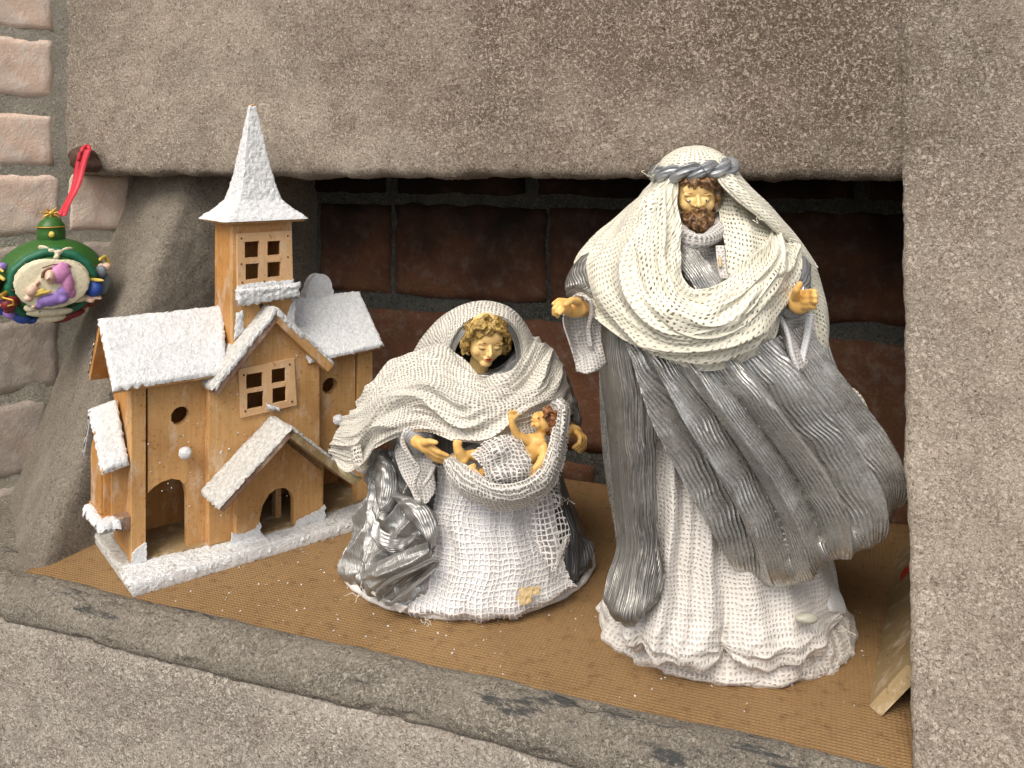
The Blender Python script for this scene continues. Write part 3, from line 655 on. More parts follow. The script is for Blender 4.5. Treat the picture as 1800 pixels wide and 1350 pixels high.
flatb("floor_panel", ragged([(2.7, 5.1), (8.5, 4.2), (14.0, 2.9), (18.9, 2.9), (22.5, 4.0), (30, 4.6), (30, 15), (1.6, 15)], 0.35, 4), 1.0, 1.36, MT['ledge_wood'] if 'ledge_wood' in MT else MT['rawgrey'] if 'rawgrey' in MT else MT['rawwood'], bv=0)
# --- left wing
arch = [(7.05, 1.3), (7.0, 7.0), (6.75, 8.1), (6.2, 8.85), (5.3, 9.2), (4.3, 9.1), (3.5, 8.75), (2.85, 8.25)]
front("front_board", [(2.85, 20.3)]+[(9.1, 20.3), (9.1, 1.3)]+arch, [circ(6.24, 15.86, 1.0)], 5.0, 6.1, W1, label="left wing front board with round hole and arched doorway")
front("corner_post", rect(1.1, 1.3, 2.58, 20.0), [], 4.75, 6.4, W1)
sidep("side_board", [(6.4, 1.3), (6.4, 19.6), (9.3, 25.0), (12.4, 20.4), (12.4, 1.3)], [], 1.25, 1.95, W2)
front("inner_board", rect(2, 1.3, 29.4, 19.6), [], 12.2, 12.9, W2)
slab("roof_board", [CH(-0.95, 3.2, 20.3), CH(10.6, 3.2, 20.3), CH(12.6, 9.4, 26.6), CH(-0.95, 9.4, 26.6)], 0.85, W1)
slab("roof_board", [CH(-0.95, 14.3, 19.6), CH(12.6, 14.3, 19.6), CH(12.6, 9.4, 26.6), CH(-0.95, 9.4, 26.6)], 0.85, W2)
def ball(a, c, z, r):
    V, F = ellips((0, 0, 0), (r, r, r), nu=22, nv=16); V = V*(1+0.10*noise(V[:, 0]*3.2, V[:, 1]*3.2, V[:, 2]*3.2, 7)+0.12*noise(V[:, 0]*7, V[:, 1]*7, V[:, 2]*7, 8))[:, None]
    V[:, :] = V+CH(a, c, z); return V, F
def peg(a, z):
    V, F = merge([capsule(CH(a, 5.3, z), CH(a, 4.2, z), 0.34, 0.34, seg=10)]); o = add("perch_peg", V, F, W1, church, loc=CH(a, 4.7, z))
    V, F = ball(a, 4.0, z, 0.66); add("snow_ball", V, F, MT['snow'], o, loc=CH(a, 4, z))
peg(6.42, 12.02)
# --- annex on the left side
front("annex_board", rect(-0.45, 6.2, 1.2, 12.4), [], 6.4, 7.0, W1)
sidep("annex_side_board", [(7.0, 6.4), (7.0, 12.2), (9.2, 15.4), (11.4, 12.2), (11.4, 6.4)], [], -1.35, -0.8, W2)
front("annex_post", rect(-1.1, 5.9, -0.45, 12.2), [], 6.6, 7.2, W2)
flatb("annex_floor", rect(-1.4, 6.4, 1.2, 12), 5.6, 6.3, W2)
slab("annex_roof_board", [CH(-1.7, 4.6, 11.6), CH(0.9, 4.9, 11.9), CH(0.9, 9.9, 17.5), CH(-1.7, 10.2, 16.8)], 0.6, W2, wrap=0.7)
slab("annex_roof_board", [CH(-1.7, 13.6, 11.2), CH(1.2, 13.6, 11.2), CH(0.9, 9.9, 17.5), CH(-1.7, 10.2, 16.8)], 0.6, MT['snow_grey'], wrap=0.7)
flatb("annex_step", rect(-1.9, 4.9, -0.4, 11.6), 5.0, 6.0, MT['snow_grey'])
snow_on([CH(-2.0, 4.7, 6.0), CH(0.0, 4.7, 6.0), CH(-0.4, 11.6, 6.0), CH(-2.0, 11.6, 6.0)], wrap=1.1, amp=0.16, jag=0.4)
front("annex_block", rect(-0.2, 4.9, 1.15, 6.3), [], 4.9, 6.3, MT['bark'])
# --- nave
nv_out = [(8.95, 19.2), (16.1, 25.6), (22.2, 19.6), (22.2, 1.3), (19.5, 1.3), (19.5, 7), (13.2, 7), (13.2, 1.3), (8.95, 1.3)]
front("nave_board", nv_out, [rect(12.6, 15.2, 18.4, 20.1)], 3.8, 4.9, W1, label="tall gabled front board of the nave")
wh = [rect(13.05, 17.95, 14.95, 19.6), rect(16.05, 18.1, 17.75, 19.7), rect(13.15, 15.65, 15.05, 17.45), rect(16.15, 15.8, 17.8, 17.5)]
wf = front("window_frame", [(12.1, 20.35), (18.8, 20.65), (19.15, 15.05), (12.4, 14.8)], [h[::-1] for h in wh], 3.45, 3.8, MT['ply'], bv=0.04)
for (a, z) in [(12.75, 19.6), (18.2, 20.0), (12.9, 15.5), (18.5, 15.6)]:
    V, F = ellips(CH(a, 3.44, z), (0.13, 0.13, 0.13), nu=8, nv=6); add("nail_head", V, F, MT['iron'], wf)
snow_on([CH(15.4, 3.42, 15.9), CH(17.0, 3.42, 15.05), CH(17.1, 3.42, 14.75), CH(15.3, 3.42, 15.4)], parent=wf, th=0.2, amp=0.2, jag=0.5, wrap=0.1)
sidep("nave_side_board", rect(4.9, 1.3, 12, 18.5), [], 8.95, 9.6, W2)
sidep("nave_side_board", rect(4.9, 1.3, 12, 18.5), [], 21.5, 22.2, W2)
slab("nave_roof_board", [CH(8.6, 2.3, 18.9), CH(8.6, 6.5, 18.9), CH(16.1, 7.0, 26.9), CH(16.1, 2.3, 26.9)], 1.15, MT['bark'], smat=MT['snow_grey'])
slab("nave_roof_board", [CH(23.4, 2.3, 19.4), CH(23.4, 6.5, 19.4), CH(16.1, 7.0, 26.9), CH(16.1, 2.3, 26.9)], 1.15, W1)
for (q) in [[(9.2, 19.4), (15.9, 26.7), (16.0, 26.35), (9.3, 19.0)], [(16.2, 26.8), (19.4, 23.5), (19.2, 23.1), (16.2, 26.2)]]:
    snow_on([CH(a, 2.25, z) for a, z in q], th=0.06, amp=0.16, jag=0.35, wrap=0.05)
snow_on([CH(12.2, 4.9, 23.6), CH(13.3, 4.9, 24.3), CH(13.2, 4.9, 26.6), CH(12.5, 4.9, 26.4)], th=0.12, amp=0.15, jag=0.3, wrap=0.05)
snow_on([CH(18.3, 4.9, 24.6), CH(19.5, 4.9, 23.8), CH(19.5, 4.9, 27.3), CH(19.1, 4.9, 26.6)], th=0.12, amp=0.15, jag=0.3, wrap=0.05)
# --- tower
TW = dict(a0=12.0, a1=19.2, c0=5.0, c1=10.6)
front("tower_front_board", rect(12.0, 21, 19.2, 36.6), [rect(12.9, 29.9, 18.3, 34.9), circ(15.5, 26.9, 0.28, 8)], 5.0, 5.9, W1)
front("tower_back_board", rect(12.0, 21, 19.2, 36.6), [], 9.8, 10.6, W2)
sidep("tower_side_board", rect(5.9, 21, 9.8, 36.6), [], 12.0, 12.8, W2)
sidep("tower_side_board", rect(5.9, 21, 9.8, 36.6), [], 18.4, 19.2, W2)
gh = [rect(13.3, 32.65, 15.0, 34.5), rect(16.0, 32.75, 17.6, 34.4), rect(13.4, 30.15, 15.0, 31.95), rect(16.0, 30.2, 17.65, 31.95)]
wf = front("window_frame", [(12.45, 35.5), (19.0, 35.5), (19.15, 29.3), (12.5, 29.2)], [h[::-1] for h in gh], 4.6, 5.0, MT['ply'], bv=0.04)
for (a, z) in [(12.9, 34.9), (18.5, 34.9), (18.5, 32.4), (13.0, 29.9), (12.9, 32.0), (15.6, 29.8)]:
    V, F = ellips(CH(a, 4.59, z), (0.11, 0.11, 0.11), nu=8, nv=6); add("nail_head", V, F, MT['iron'], wf)
snow_on([CH(12.4, 4.55, 29.2), CH(19.2, 4.55, 29.3), CH(19.2, 4.6, 29.65), CH(12.4, 4.6, 29.6)], parent=wf, th=0.06, amp=0.12, jag=0.3, wrap=0.1)
led = front("ledge", rect(12.35, 27.9, 19.6, 29.1), [], 3.9, 5.0, MT['snow'])
snow_on([CH(12.3, 3.85, 27.4), CH(19.6, 3.85, 27.8), CH(19.6, 3.85, 29.1), CH(12.3, 3.85, 29.1)], parent=led, th=0.12, amp=0.2, jag=0.4)
snow_on([CH(12.3, 3.85, 29.1), CH(19.6, 3.85, 29.1), CH(19.6, 4.6, 29.1), CH(12.3, 4.6, 29.1)], parent=led, th=0.12, amp=0.2, jag=0.3)
flatb("spire_board", rect(10.9, 3.9, 20.3, 11.7), 36.6, 36.95, W1)
prof = [(36.9, 1.02), (37.25, .97), (38.0, .76), (39.2, .53), (41.5, .40), (44, .30), (47, .19), (49.6, .095), (50.3, .07), (50.35, 0.0)]
pz = resample(np.array([(z, 12*f_, f_) for z, f_ in prof]), 0.22); nz_ = len(pz)
per = [(1, -1), (1, 1), (-1, 1), (-1, -1)]
def sq(n):
    r = []
    for i in range(4):
        a, b = np.array(per[i], float), np.array(per[(i+1) % 4], float)
        for j in range(n): r.append(a+(b-a)*j/n)
    r = np.array(r); return r*(1-0.04*(np.abs(r).min(1) > .97))[:, None]
sqp = sq(34); G = []
for z, _, f_ in pz: G.append([CH(15.6+5.0*f_*p[0]-0.15*(z-37)/13, 7.8+4.25*f_*p[1], z) for p in sqp])
G = np.array(G); N = gnormals(np.concatenate([G, G[:, :1]], 1))[:, :-1]; mid = G.mean((0, 1))
if ((G-mid)*N)[..., :2].sum() < 0: N = -N
G = G+N*(0.10*noise(G[..., 0]/0.4, G[..., 1]/0.4, G[..., 2]/0.4, 3)+0.08*noise(G[..., 0]/0.2, G[..., 1]/0.2, G[..., 2]/0.2, 5))[..., None]*smooth(36.9, 37.3, G[..., 2])[..., None]
nn = len(sqp); F = [[i*nn+j, i*nn+(j+1) % nn, (i+1)*nn+(j+1) % nn, (i+1)*nn+j] for i in range(nz_-1) for j in range(nn)]
o = add("spire", G.reshape(-1, 3), F, MT['snow'], church, loc=CH(15.6, 7.8, 37)); fix_normals(o)
V, F = ellips(CH(15.45, 7.8, 50.3), (0.33, 0.33, 0.22), nu=10, nv=6); add("spire_tip", V, F, MT['wood2'], church)
# --- right wing
arch2 = [(22.4, 1.3), (23.3, 1.3), (23.3, 7.6), (24, 8.7), (25.3, 9.2), (26.6, 8.8), (27.6, 8.2), (27.6, 20.3), (22.4, 20.3)]
front("front_board", arch2, [circ(24.15, 16.2, 1.0)], 5.0, 6.1, W1, label="right wing front board with round hole")
front("corner_post", rect(27.85, 1.3, 29.9, 20.0), [], 4.75, 6.4, W1)
sidep("side_board", [(6.4, 1.3), (6.4, 19.6), (9.3, 25.0), (12.4, 20.4), (12.4, 1.3)], [], 29.0, 29.7, W2)
peg(24.76, 12.13)
slab("roof_board", [CH(20.6, 3.2, 20.0), CH(30.6, 3.2, 20.6), CH(30.5, 9.4, 26.6), CH(19.3, 9.4, 26.6)], 0.9, W2, smat=MT['snow'])
slab("roof_board", [CH(20.6, 14.3, 19.6), CH(30.6, 14.3, 19.6), CH(30.5, 9.4, 26.6), CH(19.3, 9.4, 26.6)], 0.85, W2)
ch_o = [(22.9, 25.6), (26.7, 25.6), (26.7, 27.2)]+[(24.8+1.55*math.cos(t), 27.5+1.9*math.sin(t)) for t in np.linspace(0.1, math.pi-0.1, 14)]+[(22.9, 27.2)]
o = front("dormer_panel", ch_o, [], 9.0, 10.6, MT['snow'])
sp = np.linspace(0, math.pi, 20)
Gd = np.array([[CH(24.8+1.62*math.cos(t)*k_, 8.95, 26.3+(27.5-26.3+1.9*math.sin(t))*k_+0) for t in sp] for k_ in np.linspace(0.02, 1.02, 14)])
Gd += (cC[0]*RT+cC[1]*FW).tolist()[0]*0
Gd = Gd+np.array([0, 0, 0]); add("snow", Gd.reshape(-1, 3), gridfaces(14, 20), MT['snow'], o)
# right annex, mostly behind the woman
slab("annex_roof_board", [CH(32.0, 6.2, 12.6), CH(29.8, 6.0, 12.6), CH(29.8, 10, 17.5), CH(32.0, 10, 16.9)], 0.6, W2)
front("annex_board", rect(29.8, 1.3, 31.3, 12.4), [], 6.4, 7.0, W1)
# --- porch
p_out = [(11.6, 1.3), (11.6, 6.2), (17.0, 11.7), (22.1, 6.8), (22.1, 1.3), (18.45, 1.3), (18.45, 4.3), (18.1, 5.3), (17.3, 6.0), (16.4, 6.15), (15.4, 5.7), (14.7, 4.7), (14.35, 3.3), (14.3, 1.3)]
front("porch_board", p_out[::-1], [], 2.75, 3.78, W1, label="arched porch front board")
def onc(px, py, c):
    k = (px-900)/1500; a = (k*(cO[1]+c*cC[1])-cO[0]-c*cC[0])/(cA[0]-k*cA[1]); return a, EYE-(py-285)*(cO[1]+a*cA[1]+c*cC[1])/1500
e1, pk, e2 = onc(384, 893, -1.7), onc(512, 752, -1.7), onc(630, 842, -1.7)
slab("porch_roof_board", [CH(e1[0], -1.7, e1[1]), CH(e1[0], 3.75, e1[1]), CH(pk[0], 3.75, pk[1]), CH(pk[0], -1.7, pk[1])], 0.8, MT['bark'], smat=MT['snow_grey'], wrap=0.25)
slab("porch_roof_board", [CH(e2[0], -1.7, e2[1]), CH(e2[0], 3.75, e2[1]), CH(pk[0]+.1, 3.75, pk[1]-.1), CH(pk[0]+.1, -1.7, pk[1]-.1)], 0.9, MT['rawwood'], smat=MT['snow_grey'], wrap=0.2)
front("porch_post", rect(17.6, 1.3, 18.3, 6.4), [], 6.0, 7.2, W1)
# snow drifts at the feet of the walls
def snow_patch(pts, c, t=0.22, seed=1, par=None):
    o = front("snow_patch", ragged(pts, 0.30, seed, 0.22), [], c-t, c, MT['snow'], par, bv=0.05)
snow_patch([(10.9, 1.2), (14.4, 1.2), (14.35, 2.9), (13.7, 2.3), (12.6, 2.1), (11.7, 2.2), (11.1, 2.6)], 2.75, seed=2)
snow_patch([(18.4, 1.2), (22.3, 1.2), (22.3, 2.9), (21.6, 2.4), (20.3, 2.2), (18.9, 1.9)], 2.75, seed=3)
snow_patch([(1.1, 1.2), (2.62, 1.2), (2.6, 3.3), (2.2, 3.0), (1.5, 2.7), (1.15, 2.3)], 4.75, seed=4)
snow_patch([(10.3, 7.2), (10.6, 7.9), (11.3, 9.0), (11.2, 9.3), (10.5, 8.6)], 3.8, .1, seed=5)
snow_on([CH(10.5, 1.9, 1.1), CH(15.0, 1.6, 1.1), CH(14.6, 2.8, 1.5), CH(10.4, 2.9, 1.4)], th=0.1, amp=0.12, jag=0.3)
for _ in range(60):
    a, z = rng.uniform(2.8, 22), rng.uniform(4, 24); c = 4.98 if a < 9 else 3.78
    r = rng.uniform(0.05, 0.12); V, F = ellips(CH(a, c, z), (r*1.3, r, r), nu=5, nv=4)
    if _ == 0: VV, FF = V, F
    else: VV, FF = merge([(VV, FF), (V, F)])
add("snow_specks", VV, FF, MT['snow'], church, kind='stuff')
# ================================================================== PLANK
A = camxy(29.1, 67.2); B = camxy(28.7, 68.3)
Bp = np.array([*camxy(28.55, 68.3), 0.04]); Ap = np.array([*camxy(29.0, 67.0), 0.04]); Cp = np.array([*camxy(31.75, 68.6), 3.25]); Dp = Cp+(Ap-Bp)+np.array([0.1, 0, -0.1])
Lv = np.array([*(camxy(41.0, 91.5)-camxy(28.6, 68.3)), 0.0])*1.15
V = [Ap, Bp, Cp, Dp]; V = V+[v+Lv for v in V]
pl = add("wood_offcut", V, [[0, 1, 2, 3], [7, 6, 5, 4], [0, 4, 5, 1], [1, 5, 6, 2], [2, 6, 7, 3], [3, 7, 4, 0]], MT['rawwood'], shade=False, loc=Bp,
         label="plain pale wooden board lying tilted on edge at the right end of the niche", cat="board")
fix_normals(pl); bevel(pl, 0.06)
w = (Cp-Bp); r0 = Bp+Lv*0.66+w*0.35; n_ = np.cross(Lv, w); n_ /= np.linalg.norm(n_); n_ = n_ if ((EYE3-r0)*n_).sum() > 0 else -n_
l_ = Lv/np.linalg.norm(Lv)
q = [r0+n_*0.02, r0+l_*2.4+n_*0.02, r0+l_*2.7+w*0.4+n_*0.02, r0+l_*.5+w*0.3+n_*0.02]
add("red_mark", q, [[0, 1, 2, 3]], MT['redpaint'], pl, shade=False)
# ================================================================== ORNAMENT + KNOB
kn = P(146, 279, 116.5)
V, F = remesh([ellips(kn, (1.9, 1.6, 1.7)), ellips(kn+[0.9, 0.3, -.9], (1.7, 1.4, 1.0)), ellips(kn+[-.7, -.3, .5], (1.2, 1.0, .9)), capsule(kn, kn+np.array([1.0, 4.5, 0]), 1.2, 1.0)], 0.14, 2)
V += 0.18*np.stack([noise(V[:, 0], V[:, 1]*1.0, V[:, 2], i) for i in (1, 2, 3)], 1)
add("iron_knob", V, F, MT['iron'], loc=kn, label="rusty dark iron knob set in the wall corner where the bauble's red ribbon hangs", cat="hook")
DO = 110.0
oc = P(90, 489, DO); orn = empty("nativity_bauble", P(90, 562, DO), "round green painted Christmas bauble with a moulded mother and child, hanging by a red ribbon", "ornament")
ev = (EYE3-oc); ev[2] = 0; ev /= np.linalg.norm(ev); ex_ = np.array([RT[0], RT[1], 0]); ex_ = np.cross(ev, [0, 0, -1]); ex_ = -ex_ if ex_@np.array([RT[0], RT[1], 0]) < 0 else ex_
tilt = math.radians(3); ez_ = np.array([0, 0, 1.0])
# local frame: u right, w up, n towards viewer (turned slightly)
R_ = 6.35; RZ = 5.25; RD = 5.4
def OB(u, w, h=0.0):
    """point on the bauble front at local (u,w), raised by h"""
    rr = math.hypot(u/R_, w/RZ); k = min(1, .97/max(rr, 1e-6)); u *= k; w *= k
    q = 1-(u/R_)**2-(w/RZ)**2; d = RD*math.sqrt(max(q, 0.0)); n = np.array([u/R_**2, w/RZ**2, d/RD**2]); n /= np.linalg.norm(n)
    p = np.array([u, w, d])+n*h; return oc+ex_*p[0]+ez_*p[1]+ev*p[2]
def OBn(u, w):
    rr = math.hypot(u/R_, w/RZ); k = min(1, .97/max(rr, 1e-6)); u *= k; w *= k
    q = max(1-(u/R_)**2-(w/RZ)**2, 0); d = RD*math.sqrt(q); n = np.array([u/R_**2, w/RZ**2, d/RD**2]); n /= np.linalg.norm(n)
    return ex_*n[0]+ez_*n[1]+ev*n[2]
fr = np.array([ex_, ev, ez_]).T
V, F = ellips((0, 0, 0), (R_, RD, RZ), nu=72, nv=40); V *= (1+0.006*noise(V[:, 0]/1.2, V[:, 1]/1.2, V[:, 2]/1.2, 4))[:, None]
add("ball", V@fr.T+oc, F, MT['o_green'], orn)
prof = [(0, 2.1), (0.25, 2.2), (0.9, 2.25), (1.55, 2.1), (1.75, 2.2), (2.0, 2.05), (2.6, 1.5), (3.0, 0.75), (3.1, 0.1)]
an = np.linspace(0, 2*math.pi, 28, endpoint=False); G = np.array([[oc+ez_*(RZ-0.35+h)+ex_*r*0.75*math.cos(a)+ev*r*0.75*math.sin(a) for a in an] for h, r in prof])
F = [[i*28+j, i*28+(j+1) % 28, (i+1)*28+(j+1) % 28, (i+1)*28+j] for i in range(len(prof)-1) for j in range(28)]
add("neck_cap", G.reshape(-1, 3), F, MT['o_green'], orn)
t_ = np.linspace(0, 2*math.pi, 40)
V, F, _ = tubes([([oc+ez_*(RZ+1.4)+ex_*1.66*math.cos(a)+ev*1.66*math.sin(a) for a in t_], 0.09)], 6); add("gold_rim", V, F, MT['o_gold'], orn)
V, F = ellips(oc+ez_*(RZ+0.5)+ev*1.7+ex_*.05, (0.42, 0.3, 0.42)); add("gold_stud", V, F, MT['o_yellow'], orn)
st = oc+ez_*(RZ+3.1); parts = []
for i in range(7):
    a = math.pi*2*i/7+0.2; parts.append(capsule(st, st+ex_*1.25*math.cos(a)+ez_*0.85*math.sin(a)*0.9+ev*.3, 0.28, 0.07))
parts.append(ellips(st, (0.4, 0.4, 0.4))); V, F = merge(parts); add("gold_star", V, F, MT['o_gold'], orn)
def relief(name, blobs, mat, vox=0.11, it=2):
    """blobs: (u,w,ru,rw,raise,rot) ellipsoids pressed onto the bauble front, or chains"""
    parts = []
    for b in blobs:
        if len(b) == 6:
            u, w_, ru, rw, h, rot = b; n = OBn(u, w_); x = np.cross([0, 0, 1], n); x /= np.linalg.norm(x); x = x if x@ex_ > 0 else -x; y = np.cross(n, x); y = y if y[2] > 0 else -y
            c, s = math.cos(rot), math.sin(rot); Mx = np.array([x*c+y*s, -x*s+y*c, n]).T
            parts.append(ellips(OB(u, w_, h*0.45 if h > .5 else h*.3), (ru, rw, max(h, 0.25)), Mx))
        else:
            pts, r, h = b; parts += chain([OB(u, w_, h) for u, w_ in pts], [r]*len(pts), 10)
    V, F = remesh(parts, vox, it); add(name, V, F, mat, orn, loc=oc)
k_ = DO/1500.0
def L(px, py): return ((px-90)*k_, -(py-489)*k_)
def rb(px, py, rx, ry, h, rot=0): u, w_ = L(px, py); return (u, w_, rx*k_*1.06, ry*k_*1.15, h*1.1, rot)
def rc(pp_, r, h): return ([L(*p) for p in pp_], r*k_, h)
relief("cream_medallion", [rb(92, 490, 54, 37, .30), rb(80, 485, 44, 34, .3), rb(110, 488, 38, 34, .3)], MT['o_cream'])
relief("wreath", [rc([(36, 520), (30, 495), (36, 468), (55, 450), (80, 440), (100, 439), (125, 447), (143, 462), (152, 480)], 8.5, 0.1), rc([(112, 540), (130, 534), (142, 524)], 7, .1), rc([(40, 530), (50, 540)], 7, .1)], MT['o_leaf'])
relief("cream_rays", [rc([(48, 452+3*i), (56, 460+3*i)], .01+1.6, .42) for i in range(1)], MT['o_brown'])
for a, b in [((71, 458), (75, 466)), ((58, 468), (67, 475)), ((45, 479), (55, 483)), ((37, 496), (47, 496)), ((90, 453), (90, 459)), ((108, 455), (105, 461)), ((126, 470), (135, 465)), ((132, 480), (140, 477)), ((130, 494), (138, 494)), ((92, 535), (91, 541)), ((107, 533), (109, 539)), ((75, 531), (71, 537)), ((121, 527), (125, 532))]:
    relief('ray_line', [rc([a, b], 1.2, .62)], MT['o_brown'], 0.09, 0)
relief("straw_bed", [rb(88, 537, 34, 8, .5), rb(92, 547, 20, 6, .6), rb(60, 528, 10, 5, .5), rb(130, 517, 14, 6, .6)], MT['o_cream'])
relief("white_dove", [rb(90, 440, 7, 4, .5), rb(80, 435, 11, 3.2, .5, -.45), rb(112, 439, 12, 3.2, .5, .2), rb(101, 442, 8, 4, .5), rb(98, 448, 5, 4, .4)], MT['o_cream'])
relief("pink_veil", [rb(102, 474, 17, 15, .9), rb(113, 490, 10, 20, .8, .1), rb(118, 505, 8, 10, .7), rb(84, 476, 8, 7, .5), rb(76, 480, 6, 7, .4), rb(105, 465, 14, 8, .8)], MT['o_pink'])
relief("veil_band", [rc([(79, 466), (92, 462), (106, 463), (116, 466)], 1.3, 1.05)], MT['o_brown'], .09, 0)
relief("mother_face", [rb(89, 478, 8.5, 11, 1.1, .15), rb(86, 481, 3, 3.5, 1.45)], MT['o_skin'])
relief("mother_hair", [rc([(78, 478), (80, 471), (88, 467), (97, 469), (99, 476)], 2.6, .95)], MT['o_brown'])
relief("lilac_dress", [rb(92, 513, 24, 11, .8, .15), rb(75, 520, 10, 7, .7), rb(108, 503, 13, 10, .7), rb(55, 512, 8, 6, .6), rb(105, 512, 10, 8, .9)], MT['o_lilac'])
relief("infant", [rb(65, 497, 9.5, 10, 1.0), rb(60, 508, 9, 6, .8), rb(72, 486, 4, 4, .8), rb(67, 520, 5, 4, .8)], MT['o_skin'])
relief("infant_halo", [rb(63, 495, 12, 13, .5)], MT['o_cream'])
relief("gold_wrap", [rc([(70, 503), (78, 500), (87, 499)], 3.2, 1.0), rc([(72, 498), (80, 495)], 2.2, 1.0)], MT['o_yellow'])
relief("blue_gift", [rb(150, 503, 12, 13, 1.1)], MT['o_blue'])
relief("blue_skirt", [rb(48, 546, 14, 9, .7, -.5), rb(60, 553, 12, 5, .5)], MT['o_blue'])
relief("blue_robe", [rb(15, 517, 13, 17, .7, .4), rb(22, 530, 9, 10, .8), rb(8, 508, 8, 12, .4)], MT['o_blue'])
relief("dark_head", [rb(13, 490, 11, 12, .9), rb(18, 482, 10, 6, .9)], MT['o_black'])
relief("crown", [rc([(5, 476), (13, 472), (22, 476), (29, 481)], 3.2, .9), rc([(8, 468), (17, 464), (26, 470)], 2.4, .7)], MT['o_yellow'])
relief("lilac_hat", [rb(21, 463, 7, 7, .6)], MT['o_lilac'])
relief("lilac_robe", [rb(32, 537, 8, 12, .7, .6), rb(38, 549, 12, 6, .6, -.4), rb(45, 555, 14, 4, .6, -.2)], MT['o_lilac'])
relief("gift_pot", [rb(34, 516, 12, 11, 1.1), rb(33, 527, 10, 5, .8)], MT['o_red'])
relief("pot_rim", [rc([(24, 508), (33, 504), (44, 507), (45, 513), (34, 516), (24, 512), (24, 508)], 2.0, 1.5), rb(30, 501, 3, 4, 1.3)], MT['o_gold'])
relief("grey_figure", [rb(170, 500, 7, 18, .6, .1), rb(163, 478, 7, 10, .7)], MT['o_grey'])
relief("small_face", [rb(166, 473, 7, 8, .9)], MT['o_skin'])
relief("gold_cap", [rc([(158, 461), (167, 458), (176, 463), (179, 472)], 3.6, .8), rb(150, 489, 4, 3, 1.5)], MT['o_yellow'])
relief("hand_group", [rb(142, 517, 8, 5, 1.0), rb(150, 513, 8, 3.5, 1.2)], MT['o_skin'])
relief("red_robe", [rb(120, 547, 22, 6, .5, .35), rb(105, 553, 18, 4, .5, .1), rb(140, 533, 8, 8, .4)], MT['o_red'])
relief("olive_robe", [rb(154, 528, 9, 12, .5, -.5)], MT['o_brown'])
for i, (pa, pb, pc) in enumerate([((105, 378, DO-1.6), (128, 330, 113), (141, 279, 114.2)), ((111, 380, DO-1.6), (135, 325, 112.4), (157, 262, 114.0))]):
    a, b, c = P(*pa), P(*pb), P(*pc); ln = crspline([a, b, c], 24); w_ = np.array([RT[0], RT[1], 0])*(0.42 if i else 0.3)
    G = np.stack([ln-w_+0.1*np.sin(np.linspace(0, 5, 24))[:, None], ln+w_*(1-.3*np.sin(np.linspace(0, 9, 24)))[:, None]], 1)
    add("ribbon", G.reshape(-1, 3), gridfaces(24, 2), MT['ribbon'], orn, solid=0.08)
a = crspline([P(157, 262, 114), P(155, 257, 116), P(145, 262, 114.2), P(138, 282, 114)], 16); V, F, _ = tubes([(a, 0.3)], 6); add("ribbon", V, F, MT['ribbon'], orn)
# ================================================================== FIGURE TOOLS
def rot3(yaw, pitch, roll):
    cy, sy, cp, sp_, cr, sr = math.cos(yaw), math.sin(yaw), math.cos(pitch), math.sin(pitch), math.cos(roll), math.sin(roll)
    Rz = np.array([[cy, -sy, 0], [sy, cy, 0], [0, 0, 1]]); Rx = np.array([[1, 0, 0], [0, cp, -sp_], [0, sp_, cp]]); Ry = np.array([[cr, 0, sr], [0, 1, 0], [-sr, 0, cr]])
    return Ry@Rz@Rx
FRM = np.array([[RT[0], RT[1], 0], [-FW[0], -FW[1], 0], [0, 0, 1]])   # rows: right, towards viewer, up
class Head:
    """x right, y out of the face, z up; unit about half a head height"""
    def __init__(s, o, size, yaw=0, pitch=0, roll=0): s.o = np.asarray(o, float); s.k = size; s.R = rot3(yaw, pitch, roll)
    def __call__(s, V): return (np.asarray(V, float)*s.k)@s.R.T@FRM+s.o
def face_parts(male):
    E = ellips; p = [E((0, -.12, .28), (.76, .90, .80)), E((0, .20, -.14), (.70, .64, .80)), E((0, .28, -.52), (.52 if male else .48, .46, .44)), E((0, .58, -.78), (.26, .22, .20)),
         E((-.37, .50, -.26), (.27, .25, .28)), E((.37, .50, -.26), (.27, .25, .28)), E((0, .60, .30), (.54, .28, .36)),
         E((-.30, .755, .14), (.25, .10, .06 if male else .045)), E((.30, .755, .14), (.25, .10, .06 if male else .045)),
         E((-.29, .71, -.04), (.165, .12, .10)), E((.29, .71, -.04), (.165, .12, .10)),
         capsule((0, .80, .10), (0, 1.03, -.23), .065, .095), E((-.085, .93, -.27), (.075, .085, .06)), E((.085, .93, -.27), (.075, .085, .06)),
         E((0, .78, -.50), (.20, .12, .13)), E((0, .875, -.455), (.145, .06, .035)), E((0, .865, -.54), (.11, .06, .045)),
         capsule((0, -.15, -.7), (0, -.35, -1.9), .38, .44), E((-.72, -.1, -.05), (.07, .17, .22)), E((.72, -.1, -.05), (.07, .17, .22))]
    if male: p += [E((-.2, .80, -.16), (.1, .08, .16)), E((.2, .80, -.16), (.1, .08, .16))]
    return p
